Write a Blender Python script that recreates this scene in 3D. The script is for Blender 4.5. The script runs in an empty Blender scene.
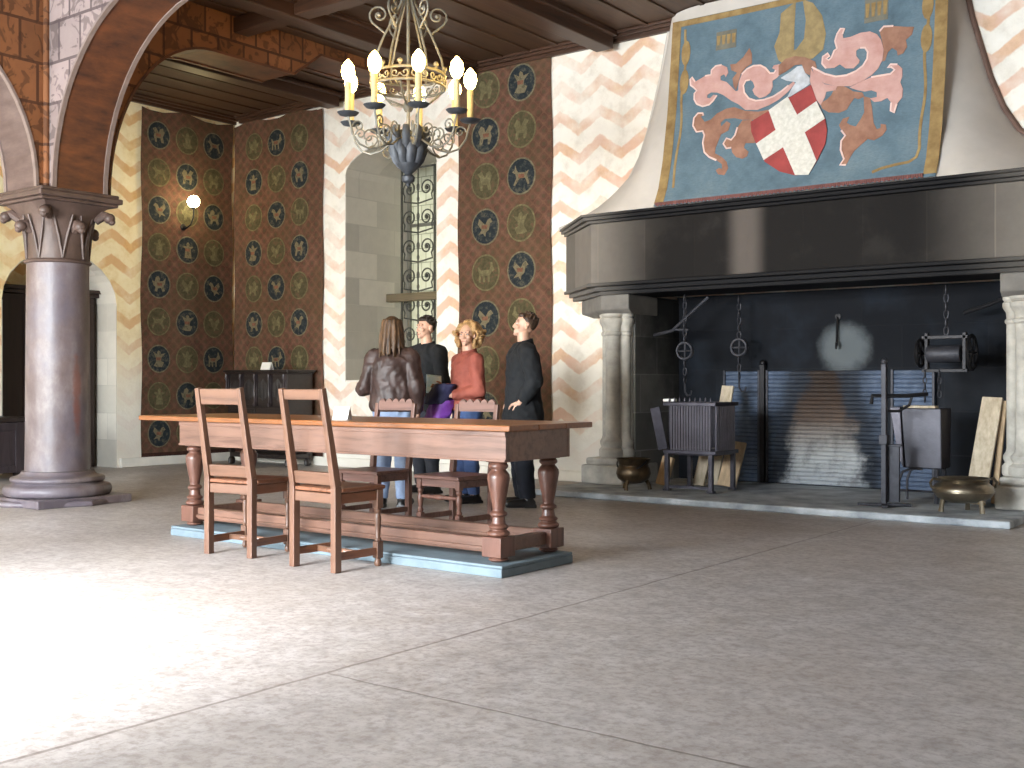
import bpy, bmesh, math, random
from mathutils import Vector, Matrix, Euler
from mathutils.geometry import tessellate_polygon
PI = math.pi
random.seed(7)
SC = bpy.context.scene
COL = SC.collection

# ------------------------------------------------------------------ colour and materials
def lin(h):
    if isinstance(h, str):
        h = h.lstrip('#')
        h = [int(h[i:i+2], 16) / 255 for i in (0, 2, 4)]
    return tuple((c / 12.92 if c <= .04045 else ((c + .055) / 1.055) ** 2.4) for c in h)

class NT:
    """small helper round a material's node tree"""
    def __init__(s, name):
        s.m = bpy.data.materials.new(name); s.m.use_nodes = True
        s.t = s.m.node_tree; s.n = s.t.nodes; s.l = s.t.links
        s.bsdf = s.n['Principled BSDF']; s.out = s.n['Material Output']
        s._c = None
    def co(s):
        if s._c is None: s._c = s.n.new('ShaderNodeTexCoord').outputs['Object']
        return s._c
    def link(s, a, b): s.l.new(a, b)
    def put(s, sock, v):
        if isinstance(v, bpy.types.NodeSocket): s.l.new(v, sock)
        elif v is not None:
            if isinstance(v, tuple) and len(v) == 3 and sock.type == 'RGBA': v = v + (1,)
            sock.default_value = v
    def math(s, op, a, b=None, c=None, clamp=False):
        n = s.n.new('ShaderNodeMath'); n.operation = op; n.use_clamp = clamp
        s.put(n.inputs[0], a); s.put(n.inputs[1], b); s.put(n.inputs[2], c)
        return n.outputs[0]
    def mapping(s, scale=(1, 1, 1), loc=(0, 0, 0), rot=(0, 0, 0), v=None):
        n = s.n.new('ShaderNodeMapping'); s.l.new(v or s.co(), n.inputs[0])
        n.inputs['Scale'].default_value = scale; n.inputs['Location'].default_value = loc; n.inputs['Rotation'].default_value = rot
        return n.outputs[0]
    def noise(s, scale, detail=4, rough=.55, v=None, dist=0):
        n = s.n.new('ShaderNodeTexNoise'); s.l.new(v or s.co(), n.inputs['Vector'])
        n.inputs['Scale'].default_value = scale; n.inputs['Detail'].default_value = detail
        n.inputs['Roughness'].default_value = rough; n.inputs['Distortion'].default_value = dist
        return n.outputs['Fac']
    def ramp(s, fac, stops, mode='LINEAR'):
        n = s.n.new('ShaderNodeValToRGB'); s.l.new(fac, n.inputs[0]); r = n.color_ramp; r.interpolation = mode
        while len(r.elements) < len(stops): r.elements.new(.5)
        for e, (p, c) in zip(r.elements, stops):
            e.position = p; e.color = (tuple(c) + (1,)) if not isinstance(c, (int, float)) else (c, c, c, 1)
        return n.outputs[0]
    def mix(s, fac, a, b, mode='MIX'):
        n = s.n.new('ShaderNodeMix'); n.data_type = 'RGBA'; n.blend_type = mode
        s.put(n.inputs[0], fac); s.put(n.inputs[6], a); s.put(n.inputs[7], b)
        return n.outputs[2]
    def sep(s, v=None):
        n = s.n.new('ShaderNodeSeparateXYZ'); s.l.new(v or s.co(), n.inputs[0]); return n.outputs
    def comb(s, x, y, z=0.0):
        n = s.n.new('ShaderNodeCombineXYZ'); s.put(n.inputs[0], x); s.put(n.inputs[1], y); s.put(n.inputs[2], z); return n.outputs[0]
    def smooth(s, x, lo, hi, a=0.0, b=1.0):
        n = s.n.new('ShaderNodeMapRange'); n.interpolation_type = 'SMOOTHSTEP'
        s.put(n.inputs[0], x)
        for i, q in enumerate((lo, hi, a, b)): n.inputs[i + 1].default_value = q
        return n.outputs[0]
    def bump(s, h, strength=.2, dist=.01):
        n = s.n.new('ShaderNodeBump'); n.inputs['Strength'].default_value = strength; n.inputs['Distance'].default_value = dist
        s.l.new(h, n.inputs['Height']); s.l.new(n.outputs[0], s.bsdf.inputs['Normal'])
    def fin(s, col, rough=.6, metal=0., spec=.5):
        s.put(s.bsdf.inputs['Base Color'], col); s.put(s.bsdf.inputs['Roughness'], rough)
        s.put(s.bsdf.inputs['Metallic'], metal); s.bsdf.inputs['Specular IOR Level'].default_value = spec
        return s.m
    def brick(s, v, w, h, mortar=.01, off=.5):
        n = s.n.new('ShaderNodeTexBrick'); s.l.new(v, n.inputs['Vector'])
        n.inputs['Color1'].default_value = (0, 0, 0, 1); n.inputs['Color2'].default_value = (1, 1, 1, 1); n.inputs['Mortar'].default_value = (.5, .5, .5, 1)
        n.inputs['Scale'].default_value = 1; n.inputs['Mortar Size'].default_value = mortar; n.inputs['Mortar Smooth'].default_value = .3
        n.inputs['Brick Width'].default_value = w; n.inputs['Row Height'].default_value = h; n.offset = off
        return n.outputs['Color'], n.outputs['Fac']

def plain(name, c, rough=.6, metal=0., var=.18, scale=5., bump=.15, bscale=40., c2=None, spec=.5, stretch=(1, 1, 1)):
    m = NT(name); a = lin(c)
    lo = tuple(x * (1 - var) for x in a); hi = lin(c2) if c2 else tuple(min(1, x * (1 + var)) for x in a)
    v = m.mapping(stretch)
    f = m.noise(scale, 5, .6, v)
    col = m.ramp(f, [(.3, lo), (.7, hi)])
    if bump: m.bump(m.noise(bscale, 4, .6, v), bump, .01)
    return m.fin(col, rough, metal, spec)

def wood(name, c, c2, rough=.42, axis=0, scale=3., bump=.12, spec=.5):
    st = [9., 9., 9.]; st[axis] = .8
    m = NT(name); v = m.mapping(tuple(st))
    f = m.noise(scale, 6, .65, v, .6); g = m.noise(1.3, 3, .5)
    col = m.ramp(f, [(.25, lin(c2)), (.5, lin(c)), (.8, tuple(min(1, x * 1.25) for x in lin(c)))])
    col = m.mix(m.smooth(g, .4, .75, 0, .45), col, lin(c2))
    m.bump(f, bump, .006)
    return m.fin(col, rough, 0, spec)

# ------------------------------------------------------------------ mesh builder
class MB:
    def __init__(s): s.bm = bmesh.new(); s.mi = 0; s.mats = []
    def use(s, mat):
        if mat not in s.mats: s.mats.append(mat)
        s.mi = s.mats.index(mat); return s
    def face(s, vs):
        try:
            f = s.bm.faces.new(vs); f.material_index = s.mi; return f
        except ValueError: return None
    def v(s, co): return s.bm.verts.new(co)
    def hexa(s, c):           # 8 corners: bottom ring 0-3 then top ring 4-7
        q = [s.v(p) for p in c]
        for i in ((3, 2, 1, 0), (4, 5, 6, 7), (0, 1, 5, 4), (1, 2, 6, 5), (2, 3, 7, 6), (3, 0, 4, 7)): s.face([q[j] for j in i])
        return s
    def box(s, x0, x1, y0, y1, z0, z1, M=None):
        c = [Vector(p) for p in ((x0, y0, z0), (x1, y0, z0), (x1, y1, z0), (x0, y1, z0), (x0, y0, z1), (x1, y0, z1), (x1, y1, z1), (x0, y1, z1))]
        if M: c = [M @ p for p in c]
        return s.hexa(c)
    def bar(s, a, b, w, h, up=(0, 0, 1), w2=None, h2=None):   # rectangular bar from a to b
        a, b = Vector(a), Vector(b); d = (b - a).normalized(); u = Vector(up)
        if abs(d.dot(u)) > .98: u = Vector((0, 1, 0))
        r = d.cross(u).normalized(); u = r.cross(d).normalized()
        w2 = w2 or w; h2 = h2 or h
        def ring(p, w, h): return [p - r*w/2 - u*h/2, p + r*w/2 - u*h/2, p + r*w/2 + u*h/2, p - r*w/2 + u*h/2]
        return s.hexa(ring(a, w, h) + ring(b, w2, h2))
    def loft(s, rings, cap=True, closed=False):
        R = [[s.v(p) for p in r] for r in rings]; n = len(R[0])
        for i in range(len(R) - (0 if closed else 1)):
            A, B = R[i], R[(i + 1) % len(R)]
            for j in range(n): s.face((A[j], A[(j+1) % n], B[(j+1) % n], B[j]))
        if cap and not closed: s.face(list(reversed(R[0]))); s.face(R[-1])
        return s
    def lathe(s, prof, at=(0, 0, 0), seg=20, M=None, sx=1, sy=1):
        rings = []
        for r, z in prof:
            ring = []
            for k in range(seg):
                p = Vector((math.cos(2*PI*k/seg)*max(r, .0004)*sx, math.sin(2*PI*k/seg)*max(r, .0004)*sy, z))
                if M: p = M @ p
                ring.append(p + Vector(at))
            rings.append(ring)
        return s.loft(rings)
    def tube(s, pts, r, seg=8, closed=False, flat=1.):
        pts = [Vector(p) for p in pts]; n = len(pts)
        rs = r if isinstance(r, (list, tuple)) else [r]*n
        rings = []; N = None
        for i, p in enumerate(pts):
            if closed: d = pts[(i+1) % n] - pts[i-1]
            else: d = pts[min(i+1, n-1)] - pts[max(i-1, 0)]
            d.normalize()
            if N is None:
                N = d.orthogonal().normalized()
            else:
                N = (N - d*N.dot(d))
                N = N.normalized() if N.length > 1e-6 else d.orthogonal().normalized()
            B = d.cross(N)
            rings.append([p + (N*math.cos(2*PI*k/seg) + B*math.sin(2*PI*k/seg)*flat)*rs[i] for k in range(seg)])
        return s.loft(rings, closed=closed)
    def ring(s, c, R, r, nrm=(0, 0, 1), n=24, seg=6):
        q = Vector((0, 0, 1)).rotation_difference(Vector(nrm))
        return s.tube([Vector(c) + q @ Vector((math.cos(2*PI*k/n)*R, math.sin(2*PI*k/n)*R, 0)) for k in range(n)], r, seg, True)
    def ball(s, c, r, seg=12, M=None):
        r = r if isinstance(r, (tuple, list)) else (r, r, r); c = Vector(c); k = max(6, seg//2 + 1)
        rings = []
        for i in range(k + 1):
            a = -PI/2 + PI*i/k; rr = max(math.cos(a), .02)
            ring = [Vector((math.cos(2*PI*j/seg)*rr*r[0], math.sin(2*PI*j/seg)*rr*r[1], math.sin(a)*r[2])) for j in range(seg)]
            rings.append([c + (M @ p if M else p) for p in ring])
        return s.loft(rings)
    def cap(s, a, b, ra, rb, seg=12):     # tapered capsule
        a, b = Vector(a), Vector(b); d = b - a; L = d.length
        if L < 1e-6: return s.ball(a, ra, seg)
        q = Vector((0, 0, 1)).rotation_difference(d); rings = []
        prof = [(ra*math.cos(t), ra*math.sin(t)) for t in (-1.45, -1.0, -.5, 0)] + [(rb*math.cos(t), L + rb*math.sin(t)) for t in (0, .5, 1.0, 1.45)]
        for r, z in prof: rings.append([a + q @ Vector((math.cos(2*PI*k/seg)*r, math.sin(2*PI*k/seg)*r, z)) for k in range(seg)])
        return s.loft(rings)
    def extrude(s, poly, off):            # closed polygon of 3-D points, extruded by vector off
        off = Vector(off); P = [Vector(p) for p in poly]; n = len(P)
        A = [s.v(p) for p in P]; B = [s.v(p + off) for p in P]
        for t in tessellate_polygon([P]):
            s.face([A[i] for i in t]); s.face([B[i] for i in reversed(t)])
        for i in range(n): s.face((A[i], A[(i+1) % n], B[(i+1) % n], B[i]))
        return s
    def sheet(s, fn, us, vs):             # grid surface
        V = [[s.v(fn(u, w)) for u in us] for w in vs]
        for i in range(len(vs)-1):
            for j in range(len(us)-1): s.face((V[i][j], V[i][j+1], V[i+1][j+1], V[i+1][j]))
        return s
    def build(s, name, mat=None, parent=None, smooth=False, bevel=0., auto=40, solid=0., keep=False):
        me = bpy.data.meshes.new(name)
        if not keep: bmesh.ops.recalc_face_normals(s.bm, faces=s.bm.faces)
        s.bm.to_mesh(me); s.bm.free()
        for m in (s.mats or [mat]): me.materials.append(m)
        o = bpy.data.objects.new(name, me); COL.objects.link(o)
        if parent: o.parent = parent
        if smooth:
            me.shade_smooth()
            me.set_sharp_from_angle(angle=math.radians(auto))
        if solid:
            w = o.modifiers.new('Solid', 'SOLIDIFY'); w.thickness = solid; w.offset = 0
        if bevel:
            w = o.modifiers.new('Bevel', 'BEVEL'); w.width = bevel; w.segments = 2; w.limit_method = 'ANGLE'; w.angle_limit = .6
        return o

def tag(o, label, cat, group=None):
    o['label'] = label; o['category'] = cat
    if group: o['group'] = group
    return o
def thing(name, label, cat, loc=(0, 0, 0), rz=0., group=None):
    o = bpy.data.objects.new(name, None); COL.objects.link(o); o.empty_display_size = .1
    o.location = loc; o.rotation_euler = (0, 0, rz)
    return tag(o, label, cat, group)
def struct(o): o['kind'] = 'structure'; return o
def dup(root, loc, rz=None, label=None):
    r = root.copy(); COL.objects.link(r); r.location = loc
    if rz is not None: r.rotation_euler = (0, 0, rz)
    if label: r['label'] = label
    for ch in list(root.children):
        c = ch.copy(); COL.objects.link(c); c.parent = r
        for g in ch.children:
            d = g.copy(); COL.objects.link(d); d.parent = c
    return r
def arc(cx, cz, R, a0, a1, n): return [(cx + R*math.cos(a0 + (a1-a0)*i/n), cz + R*math.sin(a0 + (a1-a0)*i/n)) for i in range(n+1)]

def remesh(mb, voxel, name, mat, parent=None, iters=3, fold=0., fs=(9, 9, 6)):
    """one closed surface grown round the builder's overlapping solids"""
    tmp = mb.build('t', mat)
    w = tmp.modifiers.new('R', 'REMESH'); w.mode = 'VOXEL'; w.voxel_size = voxel; w.use_smooth_shade = True
    w = tmp.modifiers.new('S', 'SMOOTH'); w.factor = .5; w.iterations = iters
    dg = bpy.context.evaluated_depsgraph_get(); dg.update()
    me = bpy.data.meshes.new_from_object(tmp.evaluated_get(dg)); me.name = name
    old = tmp.data; bpy.data.objects.remove(tmp); bpy.data.meshes.remove(old)
    if fold:
        from mathutils import noise as NZ
        F = [(v.co + v.normal*fold*(1 - 2.4*abs(NZ.noise(Vector((v.co.x*fs[0], v.co.y*fs[1], v.co.z*fs[2]))*1.0)) + .8*NZ.noise(v.co*22))) for v in me.vertices]
        for v, c in zip(me.vertices, F): v.co = c
    me.materials.clear(); me.materials.append(mat)
    me.shade_smooth()
    o = bpy.data.objects.new(name, me); COL.objects.link(o)
    if parent: o.parent = parent
    return o
# ------------------------------------------------------------------ surfaces of the hall
def zigzag(name, axis, u0, z0, wash=('d9d1c4', 'ebe5da', 'f1ece2'), foot=(.55, 1.0, .9), paint=('c4966f', 'd6a884', 'dfbc92', 'd8ab92')):
    m = NT(name); X = m.sep()
    warp = m.math('MULTIPLY', m.math('SUBTRACT', m.noise(2.2, 3), .5), .12)
    u = m.math('ADD', m.math('SUBTRACT', X[axis], u0), warp)
    pp = m.math('PINGPONG', u, .275)
    v = m.math('SUBTRACT', X[2], m.math('MULTIPLY', pp, .66))
    v = m.math('ADD', v, m.math('MULTIPLY', m.math('SUBTRACT', m.noise(9, 4), .5), .06))
    q = m.math('DIVIDE', m.math('SUBTRACT', v, z0), .338)
    fr = m.math('FRACT', m.math('ADD', q, .5))
    band = m.smooth(m.math('ABSOLUTE', m.math('SUBTRACT', fr, .5)), .16, .235, 1, 0)
    wear = m.smooth(m.noise(1.3, 5, .65), .36, .6, .22, 1)
    blot = m.ramp(m.noise(14, 5, .7), [(.25, lin(paint[0])), (.5, lin(paint[1])), (.75, lin(paint[2]))])
    hue = m.mix(m.smooth(m.noise(3, 3), .4, .6), blot, lin(paint[3]))
    base = m.ramp(m.noise(5, 6, .65), [(.3, lin(wash[0])), (.5, lin(wash[1])), (.75, lin(wash[2]))])
    col = m.mix(m.math('MULTIPLY', band, m.math('MULTIPLY', wear, .82)), base, hue)
    # the wash turns whiter towards the foot of the wall
    col = m.mix(m.smooth(m.math('ADD', X[2], m.math('MULTIPLY', m.noise(3, 3), .5)), foot[0], foot[1], foot[2], 0), col, lin('e4dfd6'))
    m.bump(m.noise(7, 6, .65), .35, .03)
    return m.fin(col, .85, 0, .2)

def stone(name, c1, c2, axis, w=.62, h=.30, joint='b9b2a6', rough=.8, soot=None):
    """coursed blocks on an upright face; axis 0 = face along x, 1 = along y"""
    m = NT(name); X = m.sep()
    v = m.comb(X[axis], X[2])
    bc, bf = m.brick(v, w, h, .008)
    n = m.noise(6, 6, .65)
    col = m.mix(n, lin(c1), lin(c2))
    tone = m.ramp(bc, [(0, .72), (1, 1.1)])
    col = m.mix(1.0, col, tone, 'MULTIPLY')
    col = m.mix(m.math('MULTIPLY', bf, .6), col, lin(joint))
    if soot: col = soot(m, X, col)
    m.bump(m.math('ADD', m.math('MULTIPLY', bf, -1), n), .3, .015)
    return m.fin(col, rough, 0, .12 if soot else .3)

def floor_material():
    m = NT('worn_concrete'); X = m.sep()
    big = m.noise(.9, 5, .6); mid = m.noise(7, 6, .7); fine = m.noise(24, 5, .75)
    col = m.ramp(mid, [(.3, lin('928b88')), (.5, lin('b1aaa6')), (.72, lin('c6c0bd'))])
    col = m.mix(m.smooth(big, .35, .68, 0, .55), col, lin('a1958b'))
    col = m.mix(m.smooth(fine, .42, .66, 0, .6), col, lin('7c7069'))
    def seam(x, at, w): return m.smooth(m.math('ABSOLUTE', m.math('SUBTRACT', m.math('ADD', x, m.math('MULTIPLY', m.math('SUBTRACT', m.noise(5, 4), .5), .03)), at)), w*.4, w, 1, 0)
    s1 = m.math('MULTIPLY', seam(X[0], -3.16, .013), m.smooth(X[1], 9.0, 9.05, 1, 0))
    s2 = m.math('MULTIPLY', seam(X[1], 2.99, .008), m.smooth(X[0], -3.2, -3.15))
    ss = m.math('MAXIMUM', s1, s2)
    col = m.mix(m.math('MULTIPLY', ss, .55), col, lin('5a4d45'))
    m.bump(m.math('SUBTRACT', mid, m.math('MULTIPLY', ss, 2)), .25, .006)
    return m.fin(col, m.ramp(big, [(.3, .38), (.7, .55)]), 0, .45)

def soot_back(m, X, col):
    n = m.noise(2.2, 5, .65)
    up = m.smooth(m.math('ADD', X[2], m.math('MULTIPLY', m.math('SUBTRACT', n, .5), 1.2)), .5, 1.5, .82, .97)
    col = m.mix(up, col, lin('111318'))
    col = m.mix(m.smooth(m.noise(1.5, 4, .6), .45, .7, 0, .5), col, lin('262d37'))
    # pale scoured patch over the hearth
    dx = m.math('DIVIDE', m.math('ADD', X[0], -.225), .28); dz = m.math('DIVIDE', m.math('SUBTRACT', X[2], 1.46), .27)
    d = m.math('ADD', m.math('ADD', m.math('MULTIPLY', dx, dx), m.math('MULTIPLY', dz, dz)), m.math('MULTIPLY', m.noise(5, 5, .7), 1.0))
    return m.mix(m.smooth(d, .7, 1.8, .5, 0), col, lin('7d8488'))
def soot_side(m, X, col):
    n = m.noise(2.5, 5, .65)
    f = m.smooth(m.math('ADD', m.math('MULTIPLY', X[2], .8), m.math('ADD', m.math('MULTIPLY', X[1], .9), m.math('MULTIPLY', n, 1.0))), .65, 2.3, .05, .93)
    return m.mix(f, col, lin('17181b'))
def soot_frieze(m, X, col):
    n = m.noise(1.7, 6, .65)
    f = m.smooth(m.math('ABSOLUTE', m.math('ADD', X[0], -.05)), 1.2, 2.3, 1.0, .1)
    f = m.math('MULTIPLY', f, m.smooth(n, .3, .5, .93, 1))
    clean = m.smooth(m.math('ABSOLUTE', m.math('ADD', X[0], .29)), .05, .24, .26, 0)
    col = m.mix(m.math('MULTIPLY', f, .985), col, lin('131111'))
    return m.mix(clean, col, lin('9b9088'))
def soot_moulding(m, X, col):
    f = m.smooth(m.math('ABSOLUTE', m.math('ADD', X[0], -.07)), 1.5, 2.4, .985, .25)
    return m.mix(f, col, lin('131316'))

M_ZB = zigzag('zigzag_limewash_back', 0, -7.08, 4.31)
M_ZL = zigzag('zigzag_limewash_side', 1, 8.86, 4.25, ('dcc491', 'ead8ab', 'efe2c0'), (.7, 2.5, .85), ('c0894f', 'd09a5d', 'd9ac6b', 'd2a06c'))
M_FLOOR = floor_material()
M_PLASTER = plain('plain_limewash', 'e2dcd0', .85, var=.08, scale=3, bump=.3, bscale=8)
M_REVEAL = stone('grey_ashlar', 'bfb8ac', 'd6cec0', 1, .7, .36)
M_REVEALX = stone('grey_ashlar_x', 'bfb8ac', 'd6cec0', 0, .7, .36)
M_CEIL = wood('dark_ceiling_boards', '4b3322', '2d1e15', .5, 1, 2.2)
M_CEILX = wood('dark_ceiling_beam', '462d1e', '281a12', .45, 0, 2.2)
M_CEILY = wood('dark_ceiling_rib', '462d1e', '281a12', .45, 1, 2.2)
def pane():
    m = NT('leaded_pane'); X = m.sep()
    bc, bf = m.brick(m.comb(X[0], X[2]), .16, .2, .006)
    c = m.mix(m.noise(6, 4), lin('a09c8a'), lin('bdb9a8')); c = m.mix(m.math('MULTIPLY', bf, .7), c, lin('4d4d44'))
    m.fin(c, .4); tr = m.n.new('ShaderNodeBsdfTranslucent'); m.link(c, tr.inputs[0])
    mx = m.n.new('ShaderNodeMixShader'); mx.inputs[0].default_value = .6
    m.link(m.bsdf.outputs[0], mx.inputs[1]); m.link(tr.outputs[0], mx.inputs[2]); m.link(mx.outputs[0], m.out.inputs[0]); return m.m
M_GLASSY = pane()
M_IRON = plain('wrought_iron', '2b2a2c', .5, .75, var=.3, scale=14, bump=.3, bscale=50)
M_IRONB = plain('dusty_iron', '3a3a40', .55, .5, var=.3, scale=14, bump=.3, bscale=50)
M_BAR0 = plain('grey_window_timber', '77756a', .7)
def painted_panels(name, axis, ground, line, shade):
    """dark timber or stone painted with upright compartments and dim motifs, as the arches and beam are"""
    m = NT(name); X = m.sep(); v = m.comb(X[axis], X[2])
    bc, bf = m.brick(v, .33, .36, .016, .5)
    n = m.noise(9, 5, .7)
    col = m.mix(n, lin(ground), lin(shade))
    mot = m.smooth(m.noise(5.5, 2, .5, None, 2.0), .52, .6, 0, .55)
    col = m.mix(mot, col, lin(line))
    col = m.mix(1.0, col, m.ramp(bc, [(0, .75), (1, 1.15)]), 'MULTIPLY')
    col = m.mix(m.math('MULTIPLY', bf, .8), col, lin(line))
    return m.fin(col, .6, 0, .3)
M_PAINTX = painted_panels('painted_spandrel_daylit', 0, '8d7a76', '4a3d3d', '9d8d86')  # window light on these faces is put into the paler grey
M_PAINTY = painted_panels('painted_spandrel_shaded', 1, '7a4c31', '3f2619', '8f5d37')  # darker brown paints the shade on faces turned from the windows
M_SOFFIT = plain('painted_arch_soffit', '8a5230', .55, var=.35, scale=2.6, bump=.2, bscale=9, c2='3a2319', stretch=(1.2, 1.2, 4))
M_EDGE = plain('pale_arch_edge', '7d6c64', .6, var=.2, scale=8)

CZ = 4.95                                  # ceiling height
XL, XR, YF, YB = -13.1, 5.0, -2.0, 10.6    # the room
mb = MB(); mb.box(XL-.9, XR+.3, YF-.3, 12.1, -.2, 0); struct(mb.build('floor', M_FLOOR))
mb = MB(); mb.box(XL-.9, XR+.3, YF-.3, 12.1, CZ, CZ+.2)
for i in range(46):                        # battens over the board joints
    x = XL + .3 + i*.39
    if x < XR: mb.box(x, x+.05, YF, YB, CZ-.02, CZ)
struct(mb.build('ceiling', M_CEIL, bevel=.004))
for x in (-10.9, -8.62, -6.66, -4.68, -2.7, -.7, 1.3, 3.3):
    ye = 7.60 if x in (-4.68, -2.7) else YB-.14
    mb = MB(); mb.box(x-.11, x+.11, YF, ye, CZ-.2, CZ-.02); mb.box(x-.16, x+.16, YF, ye, CZ-.07, CZ-.021); struct(mb.build('ceiling_beam', M_CEILY, bevel=.01))
for y in (1.2, 4.2, 7.72):
    mb = MB()
    xs = [XL+.14, -10.9, -8.62, -6.66, -4.68, -2.7, -.7, 1.3, 3.3, XR]
    for a, b in zip(xs, xs[1:]):
        mb.box(a+.112, b-.112, y-.1, y+.1, CZ-.18, CZ-.021)
    struct(mb.build('ceiling_beam', M_CEILX, bevel=.01))
mb = MB()
for h, d in ((.10, .05), (.06, .1), (.03, .14)): mb.box(XL+.15, XR, YB-d, YB+.001, CZ-h, CZ-.001)
struct(mb.build('trim_1', M_CEILX, bevel=.006))
mb = MB()
for h, d in ((.10, .05), (.06, .1), (.03, .14)): mb.box(XL-.001, XL+d, YF, YB, CZ-h, CZ-.001)
struct(mb.build('trim_2', M_CEILY, bevel=.006))

# back wall (the fireplace wall) with the window niche and the fireplace opening
NX0, NX1, NSILL, NSP = -10.832, -9.216, 1.13, 3.86
FX0, FX1, FZ = -6.12, -2.36, 2.06
mb = MB()
mb.box(XL-.9, NX0, YB, 12.0, 0, CZ)
mb.box(NX1, FX0, YB, 12.0, 0, CZ)
mb.box(FX1, XR+.3, YB, 12.0, 0, CZ)
mb.box(FX0, FX1, YB, 12.0, FZ, CZ)
mb.box(FX0, FX1, 11.12, 12.0, 0, FZ)
mb.box(NX0, NX1, YB, 12.0, 0, NSILL)
nw = (NX1-NX0)/2; nc = (NX0+NX1)/2
curve = [(nc - nw*math.cos(PI*i/12), NSP + .36*math.sin(PI*i/12)) for i in range(13)]
for a, b in zip(curve, curve[1:]):
    mb.hexa([(a[0], YB, a[1]), (b[0], YB, b[1]), (b[0], 12, b[1]), (a[0], 12, a[1]), (a[0], YB, CZ), (b[0], YB, CZ), (b[0], 12, CZ), (a[0], 12, CZ)])
struct(mb.build('wall_back', M_ZB))
# ashlar lining of the niche
mb = MB().use(M_REVEAL); t = .012; y0 = YB + .003
mb.box(NX0, NX0+t, y0, 11.99, NSILL, NSP)
mb.box(NX1-t, NX1, y0, 11.99, NSILL, NSP)
for a, b in zip(curve, curve[1:]):
    mb.hexa([(a[0], y0, a[1]-t), (b[0], y0, b[1]-t), (b[0], 11.99, b[1]-t), (a[0], 11.99, a[1]-t), (a[0], y0, a[1]), (b[0], y0, b[1]), (b[0], 11.99, b[1]), (a[0], 11.99, a[1])])
mb.use(M_PLASTER).box(NX0+t, NX1-t, y0, 11.99, NSILL, NSILL+.02)
struct(mb.build('wall_niche', None))
# the niche's window: stone surround, leaded panes, wooden frame
mb = MB(); mb.box(NX0+t, NX1-t, 11.82, 11.86, NSILL+.02, NSP+.34)
w1 = struct(mb.build('window_1', M_GLASSY))
mb = MB()
for x in (NX0+t+.02, -10.01, NX1-t-.08): mb.box(x, x+.06, 11.78, 11.815, NSILL+.02, NSP+.02)
for z in (NSILL+.03, 2.3, 3.3): mb.box(NX0+t+.02, NX1-t-.02, 11.79, 11.812, z, z+.05)
mb.build('window_frame', M_BAR0, w1, bevel=.005)

# side wall with the arched door niche
DY0, DY1, DSP = 7.10, 8.671, 2.12
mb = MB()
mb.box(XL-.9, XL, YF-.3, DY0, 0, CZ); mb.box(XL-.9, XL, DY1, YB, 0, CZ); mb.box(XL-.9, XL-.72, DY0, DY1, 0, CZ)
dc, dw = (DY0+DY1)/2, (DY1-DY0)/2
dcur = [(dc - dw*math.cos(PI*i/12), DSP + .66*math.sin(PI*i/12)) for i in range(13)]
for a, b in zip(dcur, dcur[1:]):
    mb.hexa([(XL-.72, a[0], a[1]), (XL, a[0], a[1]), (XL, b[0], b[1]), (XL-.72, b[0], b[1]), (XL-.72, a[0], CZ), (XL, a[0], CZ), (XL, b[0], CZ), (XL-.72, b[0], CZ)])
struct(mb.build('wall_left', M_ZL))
mb = MB().use(M_REVEALX)
mb.box(XL-.715, XL-.004, DY1-.012, DY1, 0, DSP); mb.box(XL-.715, XL-.004, DY0, DY0+.012, 0, DSP)
for a, b in zip(dcur, dcur[1:]):
    mb.hexa([(XL-.715, a[0], a[1]-.012), (XL-.004, a[0], a[1]-.012), (XL-.004, b[0], b[1]-.012), (XL-.715, b[0], b[1]-.012), (XL-.715, a[0], a[1]), (XL-.004, a[0], a[1]), (XL-.004, b[0], b[1]), (XL-.715, b[0], b[1])])
struct(mb.build('wall_doorway', None))
M_DOOR = wood('black_oak', '2a1b15', '160e0b', .5, 2)
mb = MB()
mb.box(XL-.70, XL-.40, DY0+.02, 8.60, 0, 2.24)
mb.box(XL-.71, XL-.35, DY0+.014, 8.64, 2.24, 2.29); mb.box(XL-.71, XL-.31, DY0+.014, 8.655, 2.29, 2.34)
for y in (DY0+.06, 7.60, 8.50): mb.box(XL-.402, XL-.37, y, y+.08, .02, 2.16)
d1 = struct(mb.build('door_1', M_DOOR, bevel=.008))
mb = MB(); mb.box(XL-.398, XL-.385, 7.70, 8.48, .1, 2.1)
for z in (.25, .95, 1.65): mb.box(XL-.385, XL-.37, 7.78, 8.40, z, z+.42)
mb.build('door_leaf', M_DOOR, d1, bevel=.006)
mb = MB(); mb.ring((XL-.345, 7.80, 1.1), .05, .008, (1, 0, 0)); mb.ball((XL-.36, 7.80, 1.15), .02); mb.build('door_handle', M_IRON, d1, True)
mb = MB(); mb.box(XL, XL+.05, 8.70, YB-.06, 0, .12); struct(mb.build('baseboard_left', M_PLASTER, bevel=.01))
mb = MB(); mb.box(XL+.05, -7.0, YB-.05, YB, 0, .12); struct(mb.build('baseboard_back', M_PLASTER, bevel=.01))

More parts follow.
